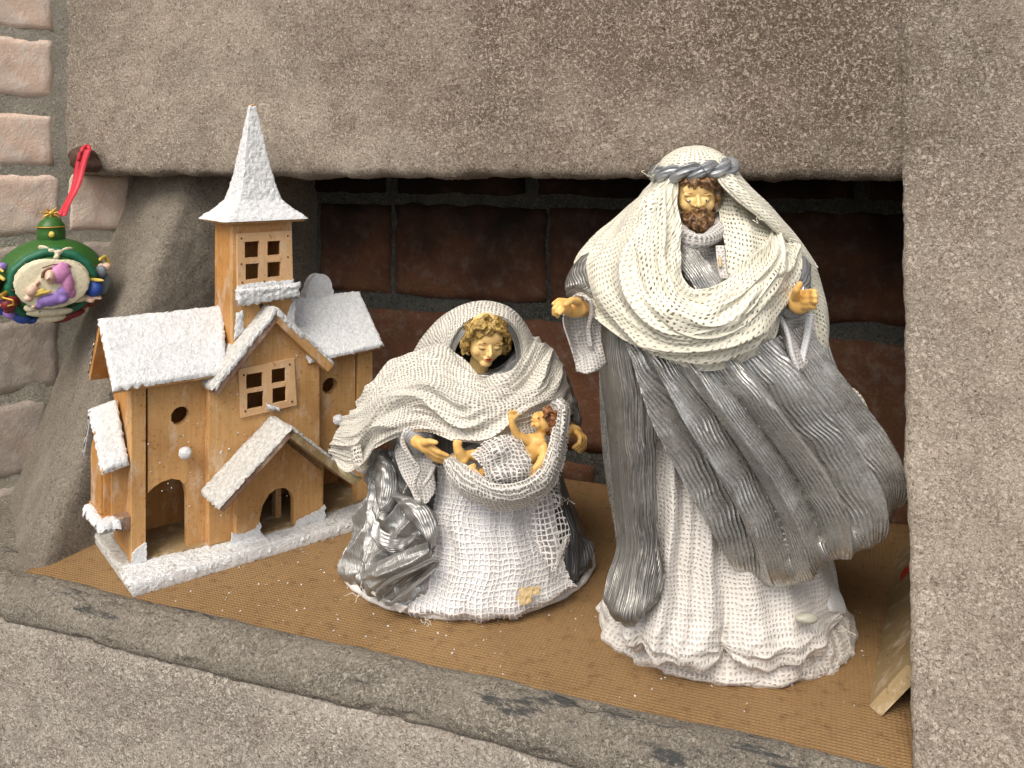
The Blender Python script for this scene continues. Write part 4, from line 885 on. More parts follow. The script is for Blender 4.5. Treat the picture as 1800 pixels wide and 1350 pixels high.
def make_head(H, parent, male):
    V, F = remesh(face_parts(male), 0.028, 4, 0.5)
    hd = add("head", H(V), F, MT['skin_face'], parent, loc=H.o)
    for sx in (-1, 1):
        # half-closed eyes: a dark lash line, a sliver of white below the lid
        q = [(sx*(.29+.14*t), .815-.035*t*t+(.012), -.075-.035*(1-t*t)) for t in np.linspace(-1, 1, 9)]
        V, F, _ = tubes([(H(q), np.interp(np.linspace(-1, 1, 9), [-1, 0, 1], [.006, .022, .008])*H.k)], 6); add("lash_line", V, F, MT['eye_dark'], hd)
        q = [(sx*(.31+.21*t), .845-.05*t*t-.02*(t > 0), .135+.055*(1-t*t)-.01*t) for t in np.linspace(-1, 1, 9)]
        V, F, _ = tubes([(H(q), np.interp(np.linspace(-1, 1, 9), [-1, -.3, 1], [.012, .022, .006])*H.k)], 6); add("eyebrow", V, F, MT['brow'], hd)
        if not male: continue
        V, F = ellips((sx*.29, .785, -.085), (.11, .05, .038)); add("eye", H(V), F, MT['eye_white'], hd)
        V, F = ellips((sx*.29, .825, -.085), (.036, .016, .03)); add("iris", H(V), F, MT['eye_dark'], hd)
    V, F = remesh([ellips((-.05, .915, -.462), (.075, .035, .026)), ellips((.05, .915, -.462), (.075, .035, .026)), ellips((0, .91, -.525), (.085, .04, .034)), ellips((-.10, .885, -.49), (.05, .03, .018)), ellips((.10, .885, -.49), (.05, .03, .018))], .014, 1)
    add("lips", H(V), F, MT['lip'], hd)
    return hd
def curls(H, specs, mat, parent, name="hair", base=None, vox=0.035, seed=0):
    """locks: wavy tapered strands on the skull"""
    r = np.random.default_rng(seed); lines = []
    for (pts, rad, amp, freq, nst) in specs:
        for i in range(nst):
            p = crspline(np.array(pts, float), 26); t = np.linspace(0, 1, 26); ph = r.uniform(0, 6.28)
            off = r.normal(0, 0.5*rad*1.4, 3); w = amp*np.sin(t*freq*6.28+ph); w2 = amp*np.cos(t*freq*6.28+ph)
            T = np.gradient(p, axis=0); T /= np.linalg.norm(T, axis=1, keepdims=True); O = p-np.array([0, -.1, .1]); O /= np.linalg.norm(O, axis=1, keepdims=True); Bn = np.cross(T, O)
            q = p+off+Bn*w[:, None]+O*(w2*0.45)[:, None]
            lines.append((q, rad*(0.55+0.45*np.sin(np.pi*np.clip(t*1.05, 0, 1)))*r.uniform(.8, 1.2)))
    V, F, _ = tubes(lines, 7); parts = [(V, F)]+(base or [])
    V, F = remesh(parts, vox, 1, 0.4); return add(name, H(V), F, mat, parent, loc=H.o)
def HP(d):
    return lambda px, py, b: P(px, py, d-b)
def hand(name, fp, palm, fingers, thumb, wrist, mat, parent, d, vox=0.09):
    Q = HP(d); parts = []
    for (px, py, b, rx, rz, ry, ang) in palm:
        c, s = math.cos(ang), math.sin(ang); Mx = (np.array([[c, 0, s], [0, 1, 0], [-s, 0, c]])@FRM).T if False else None
        Bs = np.array([FRM[0]*c+FRM[2]*s, FRM[1], -FRM[0]*s+FRM[2]*c]).T
        parts.append(ellips(Q(px, py, b), (rx, ry, rz), Bs))
    for pts, rad in fingers+[thumb, wrist]:
        pp = [Q(*p) for p in pts]; parts += chain(pp, np.linspace(rad[0], rad[1], len(pp)), 10)
    V, F = remesh(parts, vox, 3, 0.45); o = add(name, V, F, mat, parent, loc=V.mean(0)); return o
def strip(name, line, width, mat, parent, d, thick=0.12, nrm=None, ns=60, nw=7, curl=0.3, fold=0.0, **kw):
    """ribbon of cloth: line of (px,py,b) and an across-vector per point in (dpx,dpy,db)"""
    Q = HP(d); A = np.array([Q(*p) for p in line]); Bv = np.array([Q(p[0]+w[0], p[1]+w[1], p[2]+w[2]) for p, w in zip(line, width)])
    A = crspline(A, ns); Bv = crspline(Bv, ns); t = np.linspace(0, 1, nw)[None, :, None]
    G = A[:, None]*(1-t)+Bv[:, None]*t; N = gnormals(G); sg = facing(G, N); N = N*sg
    U, Vv = arc(G); tt = t[0, :, 0]
    G = G+N*(curl*np.sin(np.pi*tt))[None, :, None]+N*(fold*noise(U[:, None]/0.9, Vv[None, :]/0.9, 2, 5))[..., None]
    uv = np.stack(np.broadcast_arrays(U[:, None], Vv[None, :]), -1).reshape(-1, 2); F = gridfaces(ns, nw)
    if sg < 0: F = F[:, ::-1]
    return add(name, G.reshape(-1, 3), F, mat, parent, uv=uv, solid=thick, **kw)
# ================================================================== STANDING MAN
DJ = 80.5; QJ = HP(DJ)
man = empty("bearded_man_figurine", P(1270, 1097, DJ), "tall standing bearded man figurine in cream headscarf and silver mantle, arms held out", "figurine")
def robe_fold(th, t, z):
    lo = smooth(30, 6, z); f = 0.85*noise(th*2.7, z/22, 1, 3)+0.50*noise(th*6.5+0.8*noise(th*2, z/9, 4, 8), z/12, 2, 4)
    rid = 0.55*(1-np.abs(noise(th*4.6+0.3*noise(z/7, th, 0, 2), z/30, 7, 9))*2.2)
    pud = smooth(4.5, 0.5, z)*(0.9*noise(th*4, z/2.0, 5, 6)+0.35*noise(th*9, z/1.0, 5, 7))
    return (f+rid)*lo+pud
o, _ = loft("robe", [(1099, 1062, 1486, 9.2, 8.5), (1088, 1066, 1484, 9.5, 8.6), (1068, 1076, 1476, 9.2, 8.4), (1040, 1096, 1462, 8.5, 8), (980, 1108, 1440, 7.8, 7), (900, 1098, 1420, 7.2, 6.5), (800, 1085, 1405, 6.6, 6), (700, 1075, 1400, 6.4, 6), (600, 1070, 1395, 6.4, 6), (500, 1082, 1390, 6.2, 5.6), (455, 1120, 1360, 5.4, 4.8), (425, 1175, 1300, 3.8, 3.4), (410, 1195, 1265, 2.2, 2.2)], 360, 260, MT['burlap'], man, DJ, robe_fold, label="white painted burlap underrobe with deep folds")
# hem ring and foot disc
def hemring(name, cx, rx, ry, d, mat, parent, z0=0.35, r=0.42, seed=1, amp=0.35, a0=0, a1=2*math.pi, lift=0.35):
    t = np.linspace(a0, a1, 220); c = np.array([*camxy((cx-900)/1500*d, d), 0]); k = 1+amp*0.05*noise(t*3, 0, 0, seed)
    p = [c+np.array([RT[0], RT[1], 0])*rx*kk*math.sin(x)-np.array([FW[0], FW[1], 0])*ry*kk*math.cos(x)+np.array([0, 0, z0+lift*max(0, float(noise(x*4, 1, 0, seed+1)))]) for x, kk in zip(t, k)]
    V, F, uv = tubes([(p, r*(1+0.25*noise(t*9, 0, 0, seed+2)))], 10); uv = uv*np.array([1, .4])
    return add(name, V, F, mat, parent, uv=uv)
hemring("hem", 1274, 11.45, 9.3, DJ, MT['burlap'], man)
hemring("hem", 1268, 10.9, 8.7, DJ, MT['burlap'], man, z0=1.15, r=0.36, seed=6, amp=0.8, lift=0.6)
# pleated burlap flounces in front, each falling to the hem and rolling under
def F_(*a): return a
def G_(x, c, w): return np.exp(-((x-c)/w)**2)
def robe_ridges(s, t, U, V):
    w = 0.012*noise(s*4, t*3, 0, 91); x = t+w; k = smooth(0.45, 0.80, s)
    up = 1.1*G_(x, 0.05, .035)+1.35*G_(x, .20, .045)+0.5*G_(x, .31, .03)+1.25*G_(x, .415, .042)+1.1*G_(x, .60, .07)+0.9*G_(x, .76, .05)+.8*G_(x, .93, .05)
    lo = 1.0*G_(x, 0.05, .05)+0.75*np.exp(-(np.abs(x-.27)/.19)**4)+.35*G_(x, .19, .03)+.3*G_(x, .30, .025)+0.5*G_(x, .38, .05)+0.3*G_(x, .2, .03)+0.95*np.exp(-(np.abs(x-.70)/.19)**4)+.35*G_(x, .72, .03)+.3*G_(x, .56, .02)+.35*G_(x, .62, .03)+.4*G_(x, .83, .04)-1.2*G_(x, .486, .018)-.5*G_(x, .11, .02)
    f = up*(1-k)+lo*k
    return f-0.45+0.14*noise(t*16, s*6, 1, 92)+k*0.30*(1-np.abs(noise(t*7, s*11, 2, 93))*2.2)
rb_ = [[(1138, 690, 7.0), (1200, 700, 7.2), (1270, 700, 7.2), (1350, 700, 7.0), (1410, 690, 5.8)], [(1130, 800, 6.6), (1195, 810, 7.2), (1270, 815, 7.4), (1350, 810, 7.0), (1420, 800, 5.2)], [(1124, 900, 6.9), (1195, 910, 7.6), (1275, 915, 7.8), (1360, 910, 7.3), (1440, 895, 4.8)],
       [(1112, 985, 7.4), (1190, 1000, 8.2), (1275, 1005, 8.4), (1370, 1000, 7.8), (1452, 975, 4.8)], [(1100, 1050, 7.9), (1185, 1072, 9.1), (1280, 1080, 9.3), (1385, 1068, 8.6), (1470, 1030, 5.2)], [(1092, 1098, 8.2), (1175, 1128, 9.9), (1280, 1138, 10.2), (1400, 1122, 9.4), (1484, 1075, 5.8)],
       [(1100, 1120, 7.8), (1178, 1150, 9.6), (1282, 1160, 9.9), (1405, 1144, 9.0), (1482, 1092, 5.6)], [(1112, 1118, 6.6), (1185, 1140, 8.0), (1282, 1150, 8.2), (1395, 1135, 7.6), (1468, 1090, 4.6)]]
patch("robe_front", rb_, 260, 330, MT['burlap'], man, disp=robe_ridges, solid=0.13, label="white burlap front of the robe in upright folds that puddle at the hem")
sp_ = QJ(1418, 1087, 10.35); V, F = ellips((0, 0, 0), (0.95, 0.5, 0.42)); V = V*(1+.1*noise(V[:, 0]*3, V[:, 1]*3, V[:, 2]*3, 3))[:, None]; add("glue_blob", V@FRM+sp_, F, MT['gum'], man)
# silver front panel at the left
patch("silver_panel", [[(1048, 540, 1.0), (1072, 545, 5.2), (1100, 575, 7.0), (1135, 600, 8.0)], [(1054, 640, 1.5), (1082, 650, 6.2), (1112, 655, 7.6), (1148, 655, 7.8)], [(1066, 740, 2), (1095, 745, 6.8), (1120, 745, 7.9), (1152, 742, 8.2)], [(1078, 860, 2.8), (1103, 865, 7.2), (1126, 865, 8.4), (1154, 860, 8.6)], [(1086, 955, 3.6), (1110, 962, 7.8), (1134, 965, 9.0), (1160, 955, 9.2)], [(1068, 1015, 4.6), (1095, 1030, 8.6), (1132, 1030, 9.8), (1168, 1005, 9.8)], [(1060, 1052, 5.4), (1084, 1078, 9.6), (1120, 1086, 10.6), (1158, 1048, 10.2)], [(1068, 1062, 4.5), (1088, 1092, 8.8), (1115, 1098, 9.4), (1145, 1068, 8.8)]],
      240, 110, MT['silver_dark'], man, folds=[(0.34, 3.0, 0.8, 21, 0), (0.16, 7, 2.2, 22, 0)], disp=lambda s, t, U, V: 0.16*(1-np.abs(noise((t+.02*noise(s*6, t*4, 0, 56))*9, s*1.5, 0, 59))*2.2), solid=0.12, label="dull silver crepe panel hanging to the hem")
# mantle body behind (silver, right side and back)
loft("mantle_back", [(1060, 1085, 1462, 4, 8.9), (960, 1090, 1450, 5, 8.4), (840, 1070, 1520, 4.5, 8), (760, 1062, 1515, 5, 7.6), (650, 1056, 1462, 5, 7.4), (560, 1048, 1440, 5, 7), (500, 1040, 1430, 4.4, 6.6), (450, 1090, 1390, 3, 5.2)], 140, 120, MT['silver'], man, DJ,
     lambda th, t, z: 0.7*noise(th*4, z/20, 0, 31)+0.3*noise(th*9, z/12, 0, 32), th0=math.radians(78), th1=math.radians(282), solid=0.12)
# the big diagonal drape: ridges run from the scarf down to the right
def drape_ridges(s, t, U, V):
    w = 0.05*noise(s*2.0, t*2, 0, 41)
    x = (t+w)*6.2+0.25
    r = np.abs((x % 1)-0.5)*2            # 0 at ridge, 1 in valley
    ih = np.floor(x); var = 0.9+0.6*noise(ih*3.7, s*1.2, 0, 47)
    prof = np.clip(1-r, 0, 1)**0.75
    amp = (0.8+0.75*smooth(0.0, 0.3, s)-1.05*smooth(0.50, 0.92, s))*var
    a = 1-np.abs(noise((t+.9*w)*14, s*1.1+0*t, 1, 57))*2.2
    b = 1-np.abs(noise((t+.9*w)*34, s*1.8+0*t, 1, 58))*2.2
    hem = 1-.93*smooth(.66, .86, s)
    return (1.35*amp*(prof*1.9-0.95)+0.40*a+0.10*b)*hem+0.20*noise(t*6, s*3, 1, 43)+.5*(1-hem)
bz = [7.9, 9.9, 11.0, 11.4, 10.2, 7.0, 1.8]
dr = [[(1108, 585), (1145, 612), (1195, 630), (1262, 634), (1335, 608), (1395, 580), (1432, 600)], [(1142, 670), (1185, 680), (1240, 692), (1310, 690), (1378, 668), (1432, 655), (1466, 690)], [(1172, 745), (1228, 755), (1290, 765), (1365, 762), (1432, 742), (1480, 722), (1508, 745)],
      [(1212, 835), (1275, 842), (1342, 845), (1420, 838), (1486, 812), (1530, 782), (1542, 800)], [(1258, 915), (1318, 926), (1388, 922), (1458, 908), (1526, 876), (1562, 838), (1568, 850)], [(1296, 975), (1350, 1000), (1412, 996), (1472, 958), (1534, 938), (1566, 884), (1572, 868)],
      [(1312, 992), (1362, 1016), (1414, 1010), (1468, 968), (1528, 946), (1562, 896), (1562, 880)], [(1320, 978), (1366, 996), (1408, 990), (1456, 952), (1508, 926), (1542, 886), (1542, 875)]]
bo = [-1.0, -.1, .1, .2, .4, .3, -1.2, -4.0]
patch("silver_drape", [[(x, y, b+o2) for (x, y), b in zip(row, bz)] for row, o2 in zip(dr, bo)], 260, 520, MT['silver'], man, disp=drape_ridges, solid=0.13, label="silver crepe drape sweeping diagonally down to the right in thick ridges")
# neck, chest strip, collar
patch("chest_cloth", [[(1190, 425, 4.2), (1225, 432, 5.2), (1262, 425, 4.4)], [(1188, 470, 6.2), (1235, 475, 7.2), (1290, 470, 6.0)], [(1190, 520, 8.0), (1245, 525, 8.8), (1310, 520, 7.6)]], 50, 50, MT['sleeve'], man, folds=[(0.12, 4, 4, 51, 0)], solid=0.1)
patch("silver_sash", [[(1180, 425, 6.6), (1192, 418, 7.0), (1204, 412, 6.8)], [(1190, 455, 8.0), (1210, 448, 8.5), (1228, 440, 8.0)], [(1205, 485, 9.3), (1232, 478, 9.8), (1252, 468, 9.2)], [(1225, 510, 10.0), (1252, 505, 10.4), (1272, 495, 9.6)]], 60, 30, MT['silver'], man, folds=[(0.18, 4, 1, 52, 0)], solid=0.1)
c = [QJ(*p) for p in [(1192, 402, 5.0), (1200, 414, 6.6), (1222, 424, 7.6), (1246, 420, 7.2), (1264, 404, 5.6), (1268, 385, 3.6)]]; ln = crspline(c, 40)
V, F, uv = tubes([(ln, 0.72+0.1*np.sin(np.linspace(0, 9, 40)))], 14); add("rolled_collar", V+0.08*noise(V[:, 0]*1.5, V[:, 1]*1.5, V[:, 2]*1.5, 4)[:, None], F, MT['sleeve'], man, uv=uv*np.array([1, .6]))
strip("tag_strip", [(1258, 432, 7.9), (1260, 460, 8.6), (1266, 490, 9.3)], [(16, 0, 0)]*3, MT['burlap'], man, DJ, ns=20, curl=.1)
strip("stain", [(1262, 452, 8.75), (1264, 470, 9.2)], [(6, 0, 0)]*2, MT['stain_yellow'], man, DJ, ns=8, curl=.1, thick=.03)
# head
HM = Head(QJ(1222, 343, 4.6), 2.36, yaw=math.radians(5), pitch=math.radians(-6), roll=math.radians(-2))
hd = make_head(HM, man, True)
sp2 = []
for i in range(26):
    a = -1.25+2.5*i/25; top = (math.sin(a)*.60, .72*math.cos(a)+.1, .42); sp2.append(([(math.sin(a)*.35, .45, .80), (math.sin(a)*.66, .80*math.cos(a)+.08, .62), (math.sin(a)*.80+.04*math.sin(i*3), .78*math.cos(a)+.08, .46)], .075, .05, 1.5, 1))
for sx in (-1, 1):
    for j in range(0 if sx < 0 else 4): sp2.append(([(sx*.70, .25-.08*j, .55), (sx*(.78), .26-.06*j, .15), (sx*.74, .25-.08*j, -.25), (sx*.62, .32, -.62)], .08, .05, 2.5, 1))
for j in range(5): sp2.append(([(.05+.05*j, .80, .66), (.25+.05*j, .96, .56-.03*j), (.46+.03*j, .84, .34-.04*j)], .085, .04, 1.2, 1))
curls(HM, sp2, MT['hair_brown'], hd, "hair", base=[ellips((0, -.28, .33), (.81, .86, .78))], seed=3)
sp3 = []
r3 = np.random.default_rng(5)
for i in range(46):
    a = r3.uniform(-1.35, 1.35); h = r3.uniform(-.95, -.62); y0 = .72*math.cos(a)+.12
    sp3.append(([(math.sin(a)*.50, y0, h+.18), (math.sin(a)*.54, y0+.14, h), (math.sin(a)*.42, y0+.10, h-.26)], .075, .06, 1.6, 1))
for i in range(14):
    sx = -1 if i % 2 else 1; k_ = i//2; sp3.append(([(sx*.03, .99, -.375-.012*k_), (sx*.17, .96, -.41-.02*k_), (sx*(.34+.01*k_), .80, -.58-.02*k_)], .055, .03, 1.5, 1))
curls(HM, sp3, MT['hair_brown'], hd, "beard", base=[ellips((0, .40, -.80), (.44, .42, .32)), ellips((-.42, .25, -.48), (.16, .3, .3)), ellips((.42, .25, -.48), (.16, .3, .3))], seed=9)
# cap under the rope and rope ring
hc = QJ(1222, 303, 3.0)
V, F = ellips((0, 0, 0), (3.25, 3.3, 2.35), nu=80, nv=50); uv = np.stack([np.arctan2(V[:, 1], V[:, 0])*3.2, np.arccos(np.clip(V[:, 2]/2.35, -1, 1))*3], -1)
V = V*(1+0.03*noise(V[:, 0]/1.1, V[:, 1]/1.1, V[:, 2]/1.1, 3))[:, None]
keep = V[:, 2] > -1.0; V = V@FRM; idx = [f for f in F if all(keep[i] for i in f)]
add("head_cap", V+hc, idx, MT['cream_lining'], man, uv=uv)
V2 = V*1.03; add("head_cap_gauze", V2+hc, idx, MT['gauze_cream'], man, uv=uv)
t = np.linspace(0, 2*math.pi, 260, endpoint=False); cen = QJ(1220, 297, 3.2); lines = []
for j in range(2):
    ph = t*6+j*math.pi
    for jj in range(1):
        rr = 3.22+0.40*np.cos(ph); zz_ = 0.36*np.sin(ph)+0.50*np.sin(t)*0+0.42*np.sin(t)-0.22*np.cos(t)
        # t=0 -> viewer
        p = cen+FRM[0]*(rr*np.sin(t))[:, None]+FRM[1]*(rr*np.cos(t))[:, None]+FRM[2]*(zz_+.12*np.cos(2*t))[:, None]
        lines.append((np.concatenate([p, p[:1]]), 0.50*(1+0.12*noise(np.append(t, 0)*8, j, 0, 3))))
for ln in lines:
    V, F, uv = tubes([ln], 10); add("head_rope", V, F, MT['rope'], man, uv=uv*np.array([1, .45]))
# hood cloth at the back
loft("hood_back", [(470, 1010, 1440, 2, 7.0), (420, 1060, 1405, 1, 6.6), (380, 1110, 1370, 1, 5.8), (340, 1145, 1325, 1, 5.0), (305, 1157, 1292, .5, 3.6)], 90, 70, MT['cream_lining'], man, DJ, lambda th, t, z: 0.3*noise(th*4, z/6, 0, 61), th0=math.radians(80), th1=math.radians(280), solid=0.12)
# scarf: hood edge, left shoulder, swags across the chest, right shoulder
scarf = [[(1192, 312, 5.2), (1180, 314, 5.0), (1167, 316, 3.6), (1152, 322, .5)],
         [(1190, 352, 6.6), (1166, 354, 6.2), (1140, 357, 4.2), (1110, 364, -1.0)],
         [(1196, 402, 7.8), (1152, 405, 8.0), (1104, 408, 5.8), (1052, 414, -.5)],
         [(1190, 448, 8.8), (1134, 462, 9.6), (1075, 472, 7.4), (1008, 466, .6)],
         [(1196, 488, 9.8), (1150, 520, 11.2), (1094, 535, 9.4), (1030, 530, 4.2)],
         [(1222, 512, 10.6), (1196, 560, 12.4), (1158, 592, 11.6), (1108, 592, 8.6)],
         [(1256, 510, 10.8), (1250, 562, 13.0), (1242, 604, 12.8), (1236, 636, 10.8)],
         [(1288, 490, 10.2), (1304, 540, 12.8), (1318, 580, 12.4), (1338, 608, 9.6)],
         [(1312, 465, 9.2), (1346, 498, 11.2), (1362, 530, 10.4), (1374, 552, 7.4)],
         [(1335, 440, 7.8), (1366, 466, 9.0), (1386, 486, 7.4), (1392, 508, 5.0)],
         [(1350, 418, 5.4), (1378, 428, 6.4), (1396, 436, 5.0), (1404, 450, 1.0)]]
def ridged(x, y, seed, k=2.2): return 1-np.abs(noise(x, y, seed*1.3, seed))*k
def scarf_ridges(s, t, U, V):
    w = 0.25*noise(s*3.2, t*1.2, 0, 71); lo = smooth(0.10, 0.38, s)
    a = ridged((t+w)*3.4+0.9*s, s*3.2+0*t, 74)
    b = ridged((t+.8*w)*7.5+1.5*s, s*5+0*t, 76)
    return (0.25+0.75*lo)*(0.85*a-.15)*(1-0.3*smooth(.85, 1, t))+0.24*b+0.16*noise(s*14, t*6, 1, 73)
patch("scarf_lining", scarf, 220, 120, MT['cream_lining'], man, disp=lambda s, t, U, V: scarf_ridges(s, t, U, V)+0.03, solid=0.12, label="fine cream cloth under the open weave")
patch("scarf", scarf, 260, 150, MT['gauze_cream'], man, disp=lambda s, t, U, V: scarf_ridges(s, t, U, V)+0.10, label="cream open-weave scarf swagged over the chest")
# second scarf layer hanging in front (inner swag)
sc2 = [[(1168, 330, 6.6), (1150, 338, 5.8), (1130, 348, 4.2)], [(1172, 400, 9.0), (1140, 410, 8.8), (1108, 420, 7.2)], [(1170, 460, 10.6), (1140, 480, 10.9), (1100, 500, 9.2)], [(1192, 510, 12.0), (1165, 540, 12.6), (1130, 570, 11.4)],
       [(1240, 535, 13.2), (1232, 572, 13.9), (1222, 606, 13.0)], [(1295, 515, 13.0), (1305, 552, 13.4), (1316, 588, 12.6)], [(1345, 470, 11.6), (1358, 500, 11.8), (1370, 524, 10.2)], [(1372, 428, 8.0), (1386, 446, 7.6), (1394, 470, 6.4)]]
patch("scarf_fold", sc2, 200, 80, MT['gauze_cream'], man, disp=lambda s, t, U, V: 0.55*ridged((t+0.2*noise(s*3, 0*t, 0, 75))*3, s*3.4, 79)-0.25+.15*noise(s*12, t*6, 2, 80), solid=0.0)
# right hand side: white inner lapel, outer band falling from the rope behind the hand
patch("scarf_lapel", [[(1258, 322, 3.2), (1280, 335, 4.2), (1300, 350, 4.2), (1325, 375, 3.6)], [(1266, 385, 5.6), (1290, 392, 6.6), (1318, 400, 6.8), (1352, 415, 5.8)], [(1276, 440, 7.6), (1300, 445, 8.4), (1325, 448, 8.4), (1358, 450, 7.2)], [(1276, 495, 8.8), (1300, 498, 9.4), (1322, 490, 9.2), (1350, 475, 8.2)]],
      110, 60, MT['gauze_cream'], man, folds=[(0.35, 3.5, 0.8, 77, 0)], solid=0.0)
patch("lapel_lining", [[(1258, 322, 3.0), (1280, 335, 4.0), (1300, 350, 4.0), (1325, 375, 3.4)], [(1266, 385, 5.4), (1290, 392, 6.4), (1318, 400, 6.6), (1352, 415, 5.6)], [(1276, 440, 7.4), (1300, 445, 8.2), (1325, 448, 8.2), (1358, 450, 7.0)], [(1276, 495, 8.6), (1300, 498, 9.2), (1322, 490, 9.0), (1350, 475, 8.0)]],
      60, 50, MT['cream_lining'], man, folds=[(0.35, 3.5, 0.8, 77, 0)], offset=-0.12, solid=0.1)
band = [[(1258, 302, 6.0), (1276, 300, 5.0), (1290, 300, 3.0)], [(1272, 330, 7.2), (1300, 326, 6.2), (1318, 334, 2.4)], [(1310, 362, 7.6), (1344, 362, 6.0), (1362, 380, 1.6)], [(1352, 396, 7.2), (1386, 404, 5.4), (1402, 428, .6)], [(1390, 432, 6.0), (1418, 450, 4.0), (1430, 480, -.8)], [(1412, 480, 4.2), (1436, 500, 2.6), (1442, 520, -1.8)], [(1424, 545, 3.0), (1448, 555, 1.8), (1452, 565, -2)], [(1432, 600, 2.4), (1452, 600, 1.2), (1454, 605, -2)], [(1424, 638, 1.6), (1446, 640, .6), (1450, 640, -2)]]
patch("hood_band", band, 180, 50, MT['gauze_cream'], man, folds=[(0.55, 3.2, 2.2, 78, 0), (.2, 6, 7, 178, 0)], offset=0.12)
patch("hood_band_lining", band, 120, 40, MT['cream_lining'], man, folds=[(0.55, 3.2, 2.2, 78, 0), (.2, 6, 7, 178, 0)], offset=0.0, solid=0.2)
tail = [[(1420, 640, -.5), (1440, 640, 0), (1452, 650, -1.5)], [(1440, 680, -.5), (1465, 668, 0), (1484, 672, -1.5)], [(1468, 715, -.5), (1492, 695, 0), (1510, 692, -1.5)], [(1490, 745, -.6), (1512, 735, 0), (1526, 728, -1.5)], [(1504, 772, -1), (1520, 776, -.6), (1532, 776, -1.5)]]
patch("scarf_tail", tail, 90, 40, MT['gauze_cream'], man, folds=[(0.15, 3, 2, 79, 0)], offset=0.1)
patch("scarf_tail_lining", tail, 60, 30, MT['cream_lining'], man, folds=[(0.15, 3, 2, 79, 0)], solid=0.15)
strip("stiff_fold", [(1420, 640, 0.4), (1432, 668, .6), (1442, 690, .4)], [(14, -6, -.4)]*3, MT['stiff_cream'], man, DJ, ns=16, curl=.3)
# arms, hands
def arm(pts, rads, mat, parent, d, name="sleeve", seed=1):
    Q = HP(d); p = crspline([Q(*x) for x in pts], 50); r = np.interp(np.linspace(0, 1, 50), np.linspace(0, 1, len(rads)), rads)
    V, F, uv = tubes([(p, r)], 28); V = V+0.18*np.stack([noise(V[:, 0]/1.1, V[:, 1]/1.1, V[:, 2]/0.8, seed+i) for i in range(3)], 1)
    return add(name, V, F, mat, parent, uv=uv*np.array([1, 1.5]))
arm([(1100, 470, 1), (1045, 500, 3), (1030, 530, 4)], [3.2, 2.6, 1.9], MT['silver_dark'], man, DJ, seed=5)
arm([(1370, 480, 4.5), (1382, 520, 6.5), (1399, 528, 8.6)], [2.8, 1.9, 1.45], MT['rope'], man, DJ, seed=9)
hand("hand", None, [(1008, 541, 6.2, 1.25, .85, .6, -.15), (1018, 540, 5.6, .95, .8, .7, 0)],
     [([(996, 534, 6.6), (983, 533, 7.4), (975, 542, 7.8), (974, 552, 7.6)], (.34, .22)), ([(998, 538, 7.2), (986, 539, 8.2), (979, 548, 8.4), (980, 556, 8.0)], (.32, .21)), ([(1000, 546, 7.2), (989, 545, 8.4), (984, 551, 8.8)], (.30, .2)), ([(996, 530, 5.8), (982, 528, 6.2), (973, 534, 6.6)], (.30, .2))],
     ([(1016, 530, 7.0), (1004, 528, 8.2), (995, 535, 8.8)], (.36, .26)), ([(1015, 542, 5.5), (1036, 541, 4.0)], (.75, .8)), MT['skin'], man, DJ)
hand("hand", None, [(1406, 530, 9.4, 1.05, 1.05, .55, .2), (1400, 532, 8.8, .8, .95, .6, .2)],
     [([(1414, 516, 9.8), (1426, 513, 10.6), (1432, 513, 11.6)], (.33, .26)), ([(1415, 523, 10.0), (1428, 521, 11.0), (1433, 521, 12.0)], (.34, .26)), ([(1414, 531, 10.0), (1428, 530, 11.0), (1433, 530, 12.0)], (.33, .26)), ([(1412, 538, 9.8), (1425, 539, 10.6), (1431, 540, 11.4)], (.30, .24))],
     ([(1398, 522, 9.8), (1400, 510, 10.6), (1406, 499, 10.8)], (.40, .26)), ([(1400, 530, 8.7), (1380, 528, 6.0)], (.8, .8)), MT['skin'], man, DJ)
# hanging white sleeve cuffs
SL = [[(1006, 520, 5.6), (1014, 517, 6.4), (1026, 517, 6.6), (1038, 528, 6.0)], [(992, 560, 5.0), (1003, 562, 4.0), (1026, 562, 4.6), (1056, 556, 5.6)], [(1000, 600, 5.4), (1010, 604, 4.2), (1030, 604, 4.6), (1056, 596, 5.4)], [(1010, 632, 5.6), (1022, 628, 5.2), (1038, 620, 5.8), (1062, 620, 5.4)], [(1013, 652, 5.6), (1028, 657, 6.6), (1046, 652, 6.6), (1066, 640, 5.2)], [(1018, 648, 4.4), (1030, 652, 5.0), (1044, 648, 5.0), (1056, 638, 4.0)]]
patch("sleeve_cuff", SL, 90, 50, MT['sleeve'], man, folds=[(0.2, 3, 3, 81, 0)], solid=0.12)
strip("cuff_edge", [(1012, 518, 6.6), (1030, 520, 6.9), (1036, 545, 6.4), (1030, 580, 5.8), (1032, 605, 6.0)], [(9, -2, .2), (10, 6, .2), (10, 2, .2), (10, 0, .2), (12, 6, 0)], MT['sleeve'], man, DJ, ns=70, curl=.3)
SR = [[(1362, 555, 6.2), (1376, 552, 7.0), (1398, 552, 6.8), (1430, 550, 4.6)], [(1372, 585, 7.4), (1384, 585, 7.9), (1402, 585, 6.2), (1432, 585, 5.6)], [(1382, 615, 8.4), (1392, 615, 8.8), (1408, 612, 7.2), (1428, 610, 6.6)], [(1390, 640, 8.8), (1402, 645, 9.2), (1414, 640, 8.4), (1424, 636, 7.4)], [(1396, 650, 8.2), (1404, 654, 8.8), (1414, 652, 8.0), (1421, 648, 7.0)]]
patch("sleeve_cuff", SR, 90, 60, MT['sleeve'], man, folds=[(0.4, 3.2, 1.2, 83, 0)], solid=0.12)
strip("cuff_edge", [(1366, 555, 7.6), (1380, 590, 8.8), (1388, 625, 9.4), (1398, 652, 9.4)], [(9, -4, .1)]*4, MT['satin'], man, DJ, ns=50, curl=.25)
